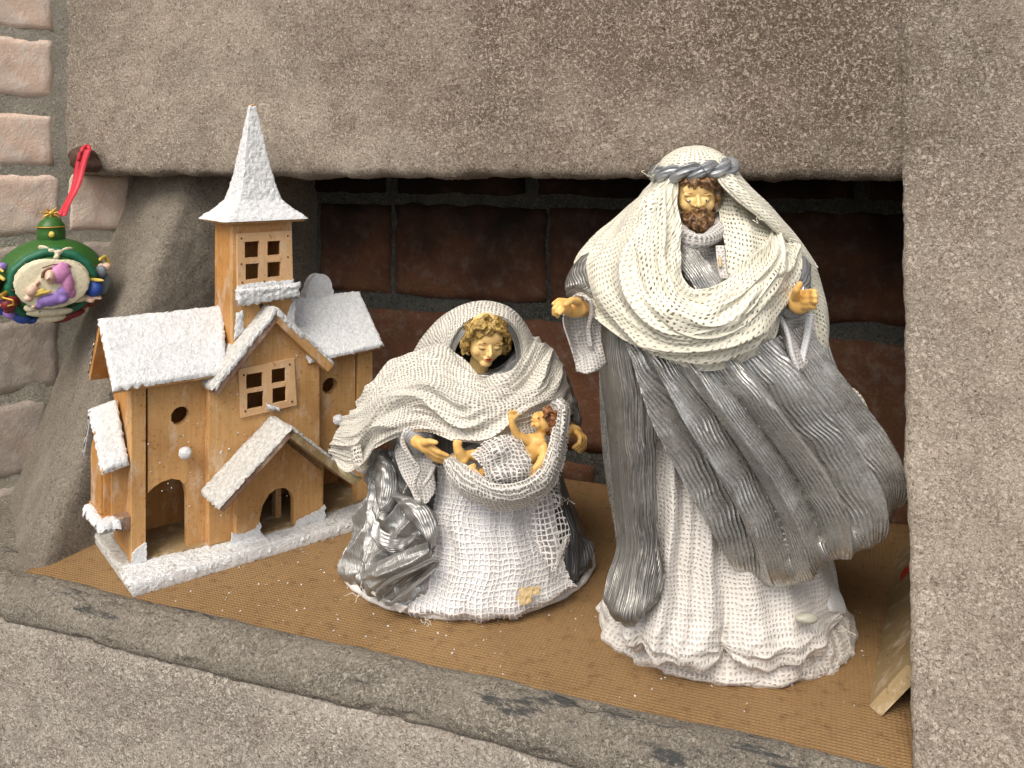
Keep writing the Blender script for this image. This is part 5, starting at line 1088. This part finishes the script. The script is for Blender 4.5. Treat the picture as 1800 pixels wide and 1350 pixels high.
strip("cuff_edge", [(1416, 552, 7.2), (1412, 590, 7.6), (1405, 625, 8.2), (1402, 650, 8.6)], [(16, 0, -.2), (14, 0, -.2), (13, 0, -.2), (12, 0, -.2)], MT['satin'], man, DJ, ns=50, curl=.3)
# grey fold of robe trailing behind to the right of the hem
patch("robe_train", [[(1415, 985, 2.5), (1435, 990, 4.5), (1452, 1010, 4)], [(1422, 1030, 3.5), (1452, 1030, 5.8), (1478, 1045, 4.6)], [(1425, 1062, 4.5), (1458, 1072, 6.8), (1487, 1076, 5.0)], [(1430, 1062, 3.5), (1458, 1070, 5.4), (1480, 1074, 4)]], 50, 40, MT['satin'], man, folds=[(0.2, 3, 2, 85, 0)], solid=0.15)

# loose frayed threads at the cloth edges
def frays(parent, d, spots, mat, seed):
    rr = np.random.default_rng(seed); ln = []
    for (px, py, b, n, dx, dy, L) in spots:
        for i in range(n):
            p0 = P(px+rr.normal(0, 5), py+rr.normal(0, 3), d-b); dr = FRM[0]*(dx+rr.normal(0, .5))+FRM[2]*(-dy+rr.normal(0, .5))+FRM[1]*rr.normal(.2, .3)
            q = [p0, p0+dr*L*.4+rr.normal(0, .08, 3), p0+dr*L*.75+rr.normal(0, .15, 3), p0+dr*L+rr.normal(0, .25, 3)]
            ln.append((crspline(np.array(q), 9), 0.035))
    V, F, _ = tubes(ln, 4); add("loose_threads", V, F, mat, parent, kind='stuff')
frays(man, DJ, [(1012, 590, 5.5, 1, -1, .3, .5), (1385, 432, 7, 4, .8, -.2, .5), (1330, 382, 7.5, 3, .3, .8, .5), (1150, 312, 4, 5, -.6, -.8, .6), (1110, 592, 8.6, 3, 0, 1, .5), (1235, 636, 10.8, 4, 0, 1, .5), (1530, 775, 0, 3, .6, .6, .6), (1480, 1110, 6, 4, .8, .4, .5)], MT['cream_lining'], 3)
# ================================================================== KNEELING WOMAN
DM = 93.7; QM = HP(DM)
wom = empty("kneeling_woman_figurine", P(822, 983, DM), "kneeling woman figurine with fair curls, wrapped in ivory gauze veil and silver skirts", "figurine")
def mp(name, ctrl, ns, ntt, mat, **k): return patch(name, ctrl, ns, ntt, mat, wom, dC=DM, **k)
loft("dress_body", [(985, 612, 1036, 12.2, 11.5), (965, 618, 1036, 12.0, 11.4), (920, 640, 1015, 10.6, 10.5), (860, 668, 992, 9.4, 9.2), (790, 690, 980, 8.2, 8.4), (720, 700, 975, 7.2, 7.6), (665, 730, 955, 5.8, 6.4), (625, 775, 925, 3.4, 4.6), (600, 820, 900, 2.0, 3.0)], 220, 160, MT['silver_dark'], wom, DM,
     lambda th, t, z: 0.8*noise(th*4, z/9, 1, 101)+0.4*noise(th*9, z/6, 1, 102))
hemring("hem", 824, 13.5, 12.4, DM, MT['hem_paint'], wom, r=0.38, seed=11)
hemring("hem", 824, 12.9, 11.9, DM, MT['burlap'], wom, z0=0.9, r=0.34, seed=14, amp=.8)
# white front skirt: satin below, open gauze above
sk = [[(765, 790, 6.6), (830, 800, 7.6), (900, 800, 7.6), (970, 780, 5.8)], [(768, 850, 8.4), (830, 862, 9.8), (900, 868, 9.8), (968, 850, 7.8)], [(758, 910, 9.2), (820, 925, 11.4), (895, 925, 11.4), (975, 910, 8.6)], [(762, 975, 10.4), (825, 990, 12.6), (905, 988, 12.4), (985, 965, 9.6)], [(722, 1040, 11.4), (805, 1055, 13.4), (905, 1050, 13.2), (1000, 1015, 10)], [(688, 1066, 12.0), (800, 1080, 13.6), (905, 1076, 13.4), (1012, 1028, 10)], [(690, 1072, 10.8), (802, 1086, 12.6), (905, 1082, 12.4), (1010, 1036, 9)]]
fl = lambda s, t, U, V: 0.28*(1-np.abs((((t+0.05*noise(s*2.4, t*2, 0, 111))*5.2) % 1)-.5)*2)*smooth(0, .35, s)-.2+0.3*noise(t*7, s*3.5, 2, 112)+0.18*smooth(.6, 1, s)*noise(t*12, s*12, 2, 113)
mp("skirt_lining", sk, 130, 150, MT['satin'], disp=fl, offset=0.08, solid=0.12)
mp("gauze_skirt", sk, 180, 200, MT['gauze_white'], disp=lambda s, t, U, V: fl(s, t, U, V)+.24+.12*noise(t*5, s*5, 3, 114), label="open white gauze over the skirt front")
for (x0, x1, y0, y1) in [(800, 832, 1064, 1076), (838, 900, 1064, 1074), (905, 935, 1050, 1066), (912, 950, 1036, 1050)]:
    st_ = [[(x0, y0, 13.55), ((x0+x1)/2, y0-2, 13.6), (x1, y0-4, 13.5)], [(x0, y1, 13.6), ((x0+x1)/2, y1, 13.65), (x1, y1-5, 13.5)]]
    mp("yellow_stain", st_, 10, 50, MT['stain_yellow'], jag=.5, folds=[(0.1, 9, 2, 115, 0)], offset=-0.25)
# crumpled silver skirts at the left
def crum(seed, a=0.9):
    return lambda s, t, U, V: a*(1-np.abs(noise(V/3.0+0.35*U/3.0, U/6.5+0*V, seed, seed))*2.6)-.45*a+0.22*a*(1-np.abs(noise(U/2.0+0*V, V/1.3+0*U, seed+3, seed+1))*2)+.08*noise(U/.5+0*V, V/1.5, 2, seed+5)
mp("silver_skirt", [[(652, 795, 1.0), (672, 790, 4.5), (705, 795, 6.8), (745, 815, 7.8)], [(650, 860, 2.2), (676, 862, 6.6), (715, 875, 8.6), (762, 885, 8.8)], [(626, 925, 3.6), (665, 935, 8.0), (712, 942, 10.0), (768, 940, 10.0)], [(602, 975, 4.2), (648, 988, 9.0), (705, 995, 11.2), (772, 990, 10.8)], [(605, 1000, 5.0), (645, 1020, 10.2), (700, 1035, 12.0), (768, 1020, 11.2)], [(628, 1012, 5.0), (660, 1036, 10.0), (705, 1052, 11.8), (760, 1040, 11)]],
   200, 180, MT['foil'], disp=crum(121, 1.3), solid=0.12)
for nm, ln, wd, cu in [("silver_fold", [(664, 792, 6.6), (660, 830, 7.6), (660, 870, 8.6), (668, 900, 9.4)], [(14, 0, .2), (38, 0, .4), (40, 0, .4), (16, 0, .2)], 1.0),
                    ("silver_fold", [(690, 870, 9.6), (712, 905, 11.0), (738, 935, 12.2), (762, 958, 12.4)], [(8, -6, .2), (36, -20, .2), (32, -16, .2), (6, -4, .1)], .9),
                    ("silver_fold", [(655, 890, 8.6), (668, 925, 10.0), (700, 945, 11.2), (735, 938, 12)], [(4, 14, .2), (8, 40, .4), (8, 38, .4), (4, 10, .2)], .8)]:
    strip(nm, ln, wd, MT['foil'], wom, DM, curl=cu, nw=13, ns=90, fold=.42)
# rolled hem of the silver skirt
rl = []
for tt in np.linspace(0, 1, 8):
    cx, cy = 640+tt*34, 1000+tt*42; ex2, ey2 = 752+tt*8, 952+tt*34
    rl.append([(cx-6, cy, 9.5+tt*2.5), ((cx+ex2)/2, (cy+ey2)/2-3, 13.2+tt*0.6), (ex2, ey2, 12.8+tt*0.6)])
mp("rolled_hem", rl, 110, 90, MT['foil'], folds=[(0.35, 2.5, 3, 131, 0), (.16, 7, 5, 132, 0)], disp=lambda s, t, U, V: 0.9*np.sin(np.pi*np.clip(s*1.0, 0, 1)), solid=0.12, label="rolled-over end of the silver skirt")
# opening of the roll: lip tube plus dark inside
lip = crspline([QM(*p) for p in [(670, 1052, 13.0), (664, 1040, 13.4), (690, 1018, 14.2), (728, 1000, 14.6), (762, 984, 14.2), (768, 992, 13.6), (748, 1012, 13.8), (712, 1042, 13.8), (684, 1062, 13.4), (670, 1052, 13.0)]], 90)
V, F, uv = tubes([(lip, 0.20)], 8); add("roll_lip", V, F, MT['foil'], wom, uv=uv)
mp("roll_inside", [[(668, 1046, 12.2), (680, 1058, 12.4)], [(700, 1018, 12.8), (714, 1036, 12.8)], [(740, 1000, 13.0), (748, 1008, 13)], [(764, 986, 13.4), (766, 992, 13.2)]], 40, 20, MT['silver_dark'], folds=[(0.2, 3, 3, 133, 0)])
mp("hem_corner", [[(640, 1034, 10.6), (655, 1040, 11.4)], [(672, 1056, 12.2), (684, 1062, 12.8)], [(704, 1078, 12.9), (716, 1068, 13.2)]], 30, 14, MT['hem_paint'], solid=0.3)
# dark grey skirt and gauze flap on the right
mp("grey_skirt", [[(955, 860, 7.0), (985, 870, 6.0), (1000, 890, 3.0)], [(965, 905, 8.2), (1000, 920, 7.0), (1022, 935, 3.6)], [(975, 955, 9.0), (1010, 960, 7.8), (1040, 955, 4.0)], [(980, 1000, 9.8), (1012, 1000, 8.6), (1034, 990, 5.4)], [(975, 1025, 10), (1005, 1022, 8.8), (1025, 1010, 6)]], 90, 70, MT['slate'], folds=[(0.7, 3, 2.4, 141, 0), (.3, 7, 5, 142, 0)], solid=0.15)
fp_ = [[(935, 865, 10.4), (955, 858, 10.2), (970, 870, 9.2)], [(932, 915, 11.6), (965, 912, 11.2), (985, 905, 9.8)], [(940, 955, 12.2), (970, 950, 11.8), (998, 940, 10.2)], [(955, 985, 12.5), (975, 985, 12.0), (990, 970, 10.8)], [(966, 1005, 12.4), (976, 1008, 12.1), (984, 1000, 11.4)]]
mp("gauze_flap", fp_, 90, 60, MT['gauze_white'], folds=[(0.3, 2, 2, 143, 0)], offset=0.35)
strip("flap_selvedge", [(992, 942, 10.9), (984, 965, 11.5), (972, 1000, 12.5)], [(8, 3, -.2)]*3, MT['burlap'], wom, DM, ns=40, curl=.1, thick=.05)
mp("gauze_ruffle", [[(915, 868, 10.6), (950, 845, 9.4), (975, 830, 7.4)], [(925, 880, 11.8), (960, 868, 10.6), (988, 862, 7.8)], [(918, 892, 11.6), (955, 890, 10.4), (986, 888, 7.8)]], 60, 110, MT['gauze_sling'], folds=[(0.9, 5, 2, 144, 0)], offset=0.3)
# sleeve at the left: silver arm, white bell cuff
arm([(745, 700, 4.5), (728, 745, 7.0), (735, 775, 10.2)], [3.4, 2.4, 1.55], MT['rope'], wom, DM, seed=15)
CF = [[(700, 772, 7.2), (716, 758, 8.6), (735, 756, 9.4), (752, 768, 9.4)], [(694, 800, 8.0), (715, 792, 8.8), (738, 790, 9.0), (756, 800, 10.0)], [(704, 832, 9.0), (722, 828, 9.2), (742, 826, 9.6), (760, 830, 10.6)], [(722, 860, 10.2), (736, 862, 10.6), (752, 858, 10.8), (765, 850, 10.8)], [(734, 882, 10.8), (744, 886, 11.4), (754, 880, 11.4), (764, 866, 10.8)]]
mp("bell_cuff", CF, 90, 60, MT['sleeve'], folds=[(0.5, 3, 1.6, 151, 0)], solid=0.14)
strip("cuff_edge", [(748, 760, 10.2), (720, 756, 10.4), (712, 775, 10.6), (724, 800, 11.0), (740, 825, 11.2), (733, 850, 11.6), (740, 880, 11.8)], [(-4, -7, 0), (-6, -5, 0), (-9, 2, 0), (-8, 4, 0), (-8, 2, 0), (-10, 4, 0), (4, 4, 0)], MT['sleeve'], wom, DM, ns=90, curl=.25)
strip("cuff_edge", [(760, 815, 11.0), (752, 835, 11.6), (742, 850, 11.8)], [(8, 4, 0), (8, 3, 0), (6, 4, 0)], MT['sleeve'], wom, DM, ns=40, curl=.3)
arm([(955, 680, 0), (990, 730, 1.0), (1003, 752, 3.0)], [3.0, 2.0, 1.1], MT['silver_dark'], wom, DM, seed=25)
# hands
hand("hand", None, [(748, 785, 12.4, 1.15, .62, .6, -.55)],
     [([(756, 790, 12.8), (770, 800, 13.0), (786, 806, 12.8), (802, 803, 12.4)], (.40, .20)), ([(756, 794, 12.4), (770, 806, 12.4), (786, 811, 12.2), (798, 808, 12)], (.38, .20)), ([(752, 796, 11.8), (766, 808, 11.8), (780, 813, 11.6)], (.34, .2)), ([(758, 786, 13.0), (772, 795, 13.4), (788, 801, 13.2)], (.34, .18))],
     ([(746, 778, 13.0), (756, 776, 13.6), (767, 778, 13.8)], (.38, .22)), ([(748, 784, 12.0), (732, 776, 10.4)], (.62, .66)), MT['skin'], wom, DM)
hand("hand", None, [(1010, 759, 5.0, .85, .72, .5, -.5)],
     [([(1014, 758, 5.2), (1024, 768, 6.0), (1024, 780, 6.4), (1013, 790, 6.4)], (.34, .2)), ([(1012, 758, 5.6), (1020, 768, 6.8), (1019, 779, 7.2), (1008, 787, 7.2)], (.34, .2)), ([(1016, 759, 4.6), (1028, 770, 5.2), (1028, 783, 5.6), (1017, 793, 5.6)], (.33, .2)), ([(1017, 762, 4.2), (1029, 775, 4.4), (1028, 787, 4.8), (1019, 795, 4.8)], (.28, .18))],
     ([(1006, 756, 5.8), (1000, 760, 6.8), (996, 766, 7.4)], (.30, .2)), ([(1010, 758, 4.8), (1000, 750, 3.2)], (.6, .62)), MT['skin'], wom, DM)
# head
HW = Head(QM(853, 594, 7.3), 2.50, yaw=math.radians(-17), pitch=math.radians(-14), roll=math.radians(5))
hd = make_head(HW, wom, False)
sp4 = []
for sx in (-1, 1):
    for i in range(9):
        y0 = .55-.10*i; sp4.append(([(sx*.06, y0+.22, .86+.0*i), (sx*.42, y0+.20, .80), (sx*.72, y0+.05, .45), (sx*.80, y0-.02, .10)], .085, .065, 2.0, 1))
    for i in range(8):
        y0 = .50-.10*i; sp4.append(([(sx*.70, y0, .42), (sx*.84, y0-.14, .05), (sx*.82, y0-.18, -.32), (sx*.74, y0-.22, -.62)], .095, .08, 2.2, 1))
for sx in (-1, 1):
    for i in range(3):
        y0 = .62-.14*i; sp4.append(([(sx*.02, y0, .84+.02*i), (sx*.30, y0-.02, .90+.01*i), (sx*.62, y0-.06, .66+.02*i), (sx*.80, y0-.12, .30)], .095, .06, 2.2, 1))
    for i in range(4):
        q = i/3+.25; sp4.append(([(sx*.02, .78-.05*q, .72+.14*q), (sx*.30, .84-.1*q, .62+.12*q), (sx*.58, .66-.1*q, .42+.1*q), (sx*.76, .40-.1*q, .12+.05*q)], .085, .06, 2.2, 1))
curls(HW, sp4, MT['hair_gold'], hd, "hair", base=[ellips((0, -.28, .26), (.80, .84, .76)),  ellips((-.66, -.05, -.25), (.18, .35, .4)), ellips((.66, -.05, -.25), (.18, .35, .4))], seed=13)
# silver neck wrap and inner hood
mp("neck_wrap", [[(808, 625, 5.5), (822, 648, 7.4), (838, 666, 8.8)], [(838, 648, 5.6), (846, 662, 7.6), (852, 678, 9.4)], [(880, 642, 5.6), (876, 660, 7.8), (868, 676, 9.4)], [(905, 605, 4.8), (906, 640, 6.8), (892, 668, 8.6)]], 110, 60, MT['foil'], folds=[(0.45, 5, 1.4, 161, 0), (.15, 12, 3, 162, 0)], solid=0.1)
hood = [[(790, 640, 6.6), (768, 622, 5.6), (735, 620, 3), (715, 640, -.5)], [(802, 603, 7.9), (782, 580, 6.2), (752, 588, 3.6), (742, 606, -2)], [(822, 577, 8.3), (806, 549, 6.2), (790, 552, 3.5), (780, 575, -3.5)], [(853, 563, 8.5), (850, 536, 6.4), (848, 535, 3.5), (848, 560, -4.5)], [(888, 570, 8.3), (895, 548, 6.0), (900, 550, 3.2), (896, 575, -4)], [(908, 602, 8.0), (920, 584, 6.0), (930, 590, 3), (925, 612, -3)], [(908, 638, 8.0), (930, 628, 7.2), (945, 632, 3.4), (942, 650, -1.5)], [(892, 664, 8.8), (920, 660, 8.4), (952, 668, 5.0), (958, 690, 1)]]
mp("inner_hood", [[tuple(np.array(p)+[0, 0, 0.0]) for p in r] for r in hood], 150, 70, MT['foil'], folds=[(0.25, 4, 3, 163, 0)], offset=-0.22, solid=0.1, label="silver cloth lining inside the veil")
hoodo = [[tuple(np.array(r[0])*.72+np.array(r[1])*.28)]+r[1:] for r in hood]
mp("veil_hood_lining", hoodo, 130, 60, MT['mary_lining'], folds=[(0.22, 4, 2, 164, 0)], offset=-0.02)
mp("veil_hood", hoodo, 170, 80, MT['gauze_mary'], folds=[(0.22, 4, 2, 164, 0)], offset=0.2, label="gauze veil over the head")
# veil over the shoulders: swags from the left tail to the right arm
veil = [[(650, 706, 3.0), (628, 728, 4.4), (608, 750, 4.6), (594, 774, 4.2), (588, 795, 3.0)],
        [(664, 668, 3.4), (652, 702, 6.0), (642, 744, 7.6), (634, 786, 7.8), (626, 824, 6.8)],
        [(712, 634, 4.4), (700, 664, 7.0), (688, 702, 8.8), (676, 740, 9.4), (664, 782, 8.6)],
        [(765, 612, 5.8), (762, 645, 8.8), (755, 682, 10.4), (746, 716, 10.9), (736, 756, 10.2)],
        [(806, 634, 7.4), (812, 668, 9.8), (814, 704, 11.8), (814, 738, 12.4), (806, 770, 12.0)],
        [(846, 672, 9.2), (852, 694, 10.8), (858, 720, 12.3), (862, 748, 13.0), (862, 778, 12.8)],
        [(892, 660, 9.0), (900, 684, 10.4), (908, 710, 11.4), (912, 738, 12.0), (908, 768, 11.8)],
        [(920, 628, 7.0), (942, 656, 8.4), (956, 690, 9.0), (962, 722, 9.2), (952, 758, 9.6)],
        [(930, 600, 4.0), (960, 622, 5.4), (982, 656, 5.6), (994, 692, 5.0), (996, 728, 4.6)],
        [(925, 590, -.5), (962, 612, .5), (990, 652, .4), (1003, 692, 0), (1006, 732, -.4)]]
def vr(s, t, U, V):
    w = 0.30*noise(s*3.4, t*1.4, 0, 171); e_ = 1-.55*smooth(.76, .95, s)
    a = ridged((t+w)*4.2+1.3*s, s*3.6+0*t, 174); b = ridged((t+.8*w)*9+2*s, s*6+0*t, 176)
    return e_*(0.85*a-.2)+0.28*b*e_+0.15*noise(s*13, t*6, 1, 173)
mp("veil_lining", veil, 220, 130, MT['mary_lining'], disp=lambda s, t, U, V: vr(s, t, U, V)+.03, solid=0.12)
mp("veil", veil, 280, 170, MT['gauze_mary'], disp=lambda s, t, U, V: vr(s, t, U, V)+.12+.1*noise(s*9, t*9, 2, 174), label="ivory gauze veil swagged round the shoulders")
mp("stiff_tail", [[(592, 788, 3.6), (600, 800, 4.8)], [(592, 815, 3.8), (606, 826, 5.4)], [(606, 838, 3.8), (622, 840, 5.2)], [(630, 848, 3.6), (636, 842, 4.4)]], 40, 20, MT['stiff_cream'], folds=[(0.2, 3, 3, 175, 0)], solid=0.2, label="stiffened yellowish edge of the veil tail")
mp("veil_curl", [[(604, 752, 5.4), (622, 748, 6.2), (640, 752, 7.0)], [(606, 785, 6.0), (622, 788, 7.6), (640, 785, 8.2)], [(618, 815, 6.2), (630, 820, 7.8), (644, 812, 8.2)], [(632, 826, 5.8), (640, 828, 6.8), (650, 818, 7.4)]], 60, 40, MT['gauze_mary'], folds=[(0.35, 3, 2, 176, 0)], offset=0.3)
loft("veil_back", [(735, 640, 1008, 1, 9.4), (690, 662, 1000, 1, 9.0), (650, 690, 980, 1, 8.2), (610, 740, 950, 0, 7.0), (570, 785, 915, 0, 5.6), (548, 812, 892, 0, 3.8), (540, 835, 868, 0, 1.6)], 110, 80, MT['mary_lining'], wom, DM, lambda th, t, z: 0.5*noise(th*4, z/5, 0, 181), th0=math.radians(84), th1=math.radians(276), solid=0.12)
frays(wom, DM, [(645, 1040, 11, 6, -1, .4, .7), (628, 918, 6, 1, -1, .1, 1.3), (745, 1085, 13, 4, .1, .7, .8), (990, 880, 8, 3, 1, -.3, .6), (590, 790, 4, 4, -.8, .4, .6), (1000, 600, 1, 4, .5, -.6, .6), (760, 752, 10, 3, 0, 1, .5)], MT['mary_lining'], 4)
# ================================================================== INFANT
DB = 81.5; QB = HP(DB)
baby = empty("infant_figurine", QB(890, 860, 0), "small fair infant figurine lying wrapped in white gauze on the kneeling woman's lap", "figurine")
def bp(name, ctrl, ns, ntt, mat, **k): return patch(name, ctrl, ns, ntt, mat, baby, dC=DB, **k)
E3 = lambda px, py, b, rx, ry, rz, an=0: ellips(QB(px, py, b), (rx, ry, rz), np.array([FRM[0]*math.cos(an)+FRM[2]*math.sin(an), FRM[1], -FRM[0]*math.sin(an)+FRM[2]*math.cos(an)]).T)
body = [E3(953, 741, .6, .84, .80, .98, .35), E3(944, 736, .9, .50, .6, .62), E3(938, 746, 1.0, .30, .34, .26), E3(936, 738, 1.1, .16, .2, .12), E3(940, 733, 1.05, .3, .4, .22), E3(945, 746, 1.2, .36, .38, .36),
        capsule(QB(956, 752, .2), QB(948, 768, .4), .48, .55), E3(938, 786, .6, 1.2, .95, 1.35, .55), E3(926, 800, .6, 1.15, 1.0, 1.1, .5), E3(946, 776, .8, .8, .7, .6, -.2)]
body += chain([QB(928, 776, 1.0), QB(908, 764, 1.6), QB(901, 748, 2.0), QB(899, 738, 2.1)], [.50, .42, .34, .30], 10)
body += [E3(899, 733, 2.1, .38, .26, .34)]+[capsule(QB(896+4*i, 731, 2.1), QB(895+4.2*i, 723-(1.5 if i in (1, 2) else 0), 2.2+.1*i), .14, .10) for i in range(4)]+[capsule(QB(905, 735, 2.2), QB(911, 729, 2.5), .15, .11)]
body += chain([QB(955, 785, 1.0), QB(956, 802, 1.8), QB(947, 817, 2.4), QB(938, 824, 2.6)], [.52, .46, .38, .30], 10)
body += [E3(934, 827, 2.7, .36, .28, .36)]+[capsule(QB(931+3.5*i, 830, 2.7), QB(925+5*i, 835+(2 if i in (1, 2) else 0), 2.9), .14, .10) for i in range(4)]+[capsule(QB(932, 825, 2.8), QB(926, 823, 3.1), .14, .1)]
body += chain([QB(915, 805, .5), QB(870, 800, .9), QB(828, 800, 1.2)], [.95, .8, .5], 12)+chain([QB(912, 815, .6), QB(875, 826, 1.4), QB(850, 832, 1.8)], [.9, .7, .45], 12)
# feet: soles and toes
body += chain([QB(828, 800, 1.2), QB(812, 803, 1.8), QB(806, 792, 2.1), QB(802, 780, 2.2)], [.48, .55, .48, .36], 10)+[capsule(QB(800+3.6*i, 779, 2.2), QB(799+3.8*i, 774+abs(i-1), 2.3), .15, .12) for i in range(4)]+[E3(815, 808, 1.9, .5, .45, .45)]
body += chain([QB(850, 830, 1.8), QB(842, 838, 2.4), QB(834, 830, 2.5), QB(828, 823, 2.5)], [.46, .46, .38, .30], 10)+[capsule(QB(826+3.4*i, 823-1.0*i, 2.5), QB(822+3.8*i, 820-1.6*i, 2.6), .13, .10) for i in range(4)]
V, F = remesh(body, 0.085, 3, 0.45); bod = add("body", V, F, MT['skin'], baby, loc=QB(940, 790, 0))
V, F = ellips(QB(946.5, 735, 1.42), (.10, .10, .07)); add("eye", V, F, MT['eye_dark'], bod)
V, F = ellips(QB(938.5, 747.5, 1.42), (.12, .10, .05)); add("lips", V, F, MT['lip'], bod)
cl = []
r5 = np.random.default_rng(6)
for i in range(60):
    a = r5.uniform(-1.5, 1.9); c0 = np.array([960, 742, .3]); x = c0[0]+18*math.cos(a)*r5.uniform(.5, 1.0); y = c0[1]-19*math.sin(a)*r5.uniform(.4, 1.05); 
    p0 = QB(x, y, r5.uniform(-.3, 1.25)); d1 = r5.normal(0, .33, (3, 3)); cl.append(([p0, p0+d1[0], p0+d1[0]*.4+d1[1]], np.array([.17, .2, .1])))
V, F, _ = tubes([(crspline(np.array(a), 10), np.interp(np.linspace(0, 2, 10), [0, 1, 2], b)) for a, b in cl], 7)
V, F = remesh([(V, F), E3(961, 742, .3, .86, .86, 1.0, .2), E3(966, 757, .3, .5, .5, .5)], .085, 1); add("hair", V, F, MT['hair_red'], bod)
# gauze wrap over the hips and the sling that cradles the child
wr = [[(828, 800, 2.2), (850, 778, 2.6), (885, 765, 2.4), (915, 772, 1.8)], [(842, 812, 3.0), (865, 795, 3.8), (898, 784, 3.2), (926, 790, 2.3)], [(850, 826, 3.4), (872, 818, 3.6), (905, 810, 3.5), (934, 808, 3.0)], [(855, 842, 3.2), (880, 842, 4.0), (910, 838, 3.9), (936, 826, 2.8)], [(862, 852, 2.4), (885, 856, 2.8), (912, 852, 2.8), (936, 840, 2)]]
bp("wrap_lining", wr, 60, 60, MT['sleeve'], folds=[(0.3, 4, 2, 191, 0)], offset=-.25, solid=.1)
bp("gauze_wrap", wr, 100, 110, MT['gauze_sling'], folds=[(0.3, 4, 2, 191, 0), (.12, 9, 4, 193, 0)], offset=0.1, label="white gauze wrapped round the infant's hips")
sl = [[(780, 812, .2), (786, 804, 1.2), (800, 804, 1.9)], [(792, 850, 1.2), (806, 832, 2.8), (830, 824, 2.6)], [(824, 876, 2.0), (840, 856, 3.7), (860, 844, 3.3)], [(878, 896, 2.2), (884, 870, 4.2), (892, 850, 3.7)], [(938, 888, 1.8), (928, 862, 3.8), (924, 842, 3.4)], [(982, 846, .8), (962, 836, 2.8), (944, 826, 2.6)], [(998, 792, .1), (980, 792, 2.2), (960, 796, 1.9)], [(1004, 750, -.2), (986, 750, 1.8), (970, 756, 1.0)], [(1002, 716, -.8), (988, 716, .9), (974, 722, .1)], [(988, 700, -1.4), (976, 704, .1), (966, 712, -.6)]]
bp("sling_lining", sl, 140, 36, MT['mary_lining'], folds=[(0.35, 4, 3, 195, 0), (.2, 7, 1.5, 198, 0)], offset=-.1, solid=.1)
bp("gauze_sling", sl, 220, 60, MT['gauze_sling'], folds=[(0.35, 4, 3, 195, 0), (.2, 7, 1.5, 198, 0), (.1, 9, 5, 196, 0)], offset=0.1, label="gathered gauze sling cradling the infant")
bk = [[(788, 800, -.2), (850, 775, -1.5), (920, 760, -2.2), (980, 712, -1.5)], [(800, 835, 1.5), (860, 825, -.6), (930, 800, -1.2), (990, 750, -.6)], [(835, 865, 2.4), (885, 865, 1.6), (945, 850, 1.2), (988, 790, .6)]]
bp("sling_bed", bk, 60, 80, MT['foil'], folds=[(0.3, 4, 3, 197, 0)])
bp("sling_underside", [[(800, 838, 1.8), (835, 864, 2.8), (885, 882, 3.1), (935, 872, 2.7), (972, 836, 1.6), (992, 780, .6)], [(800, 840, -1.5), (835, 872, -2), (885, 892, -2), (935, 882, -2), (975, 845, -2), (998, 790, -2.5)]], 20, 90, MT['gauze_sling'])
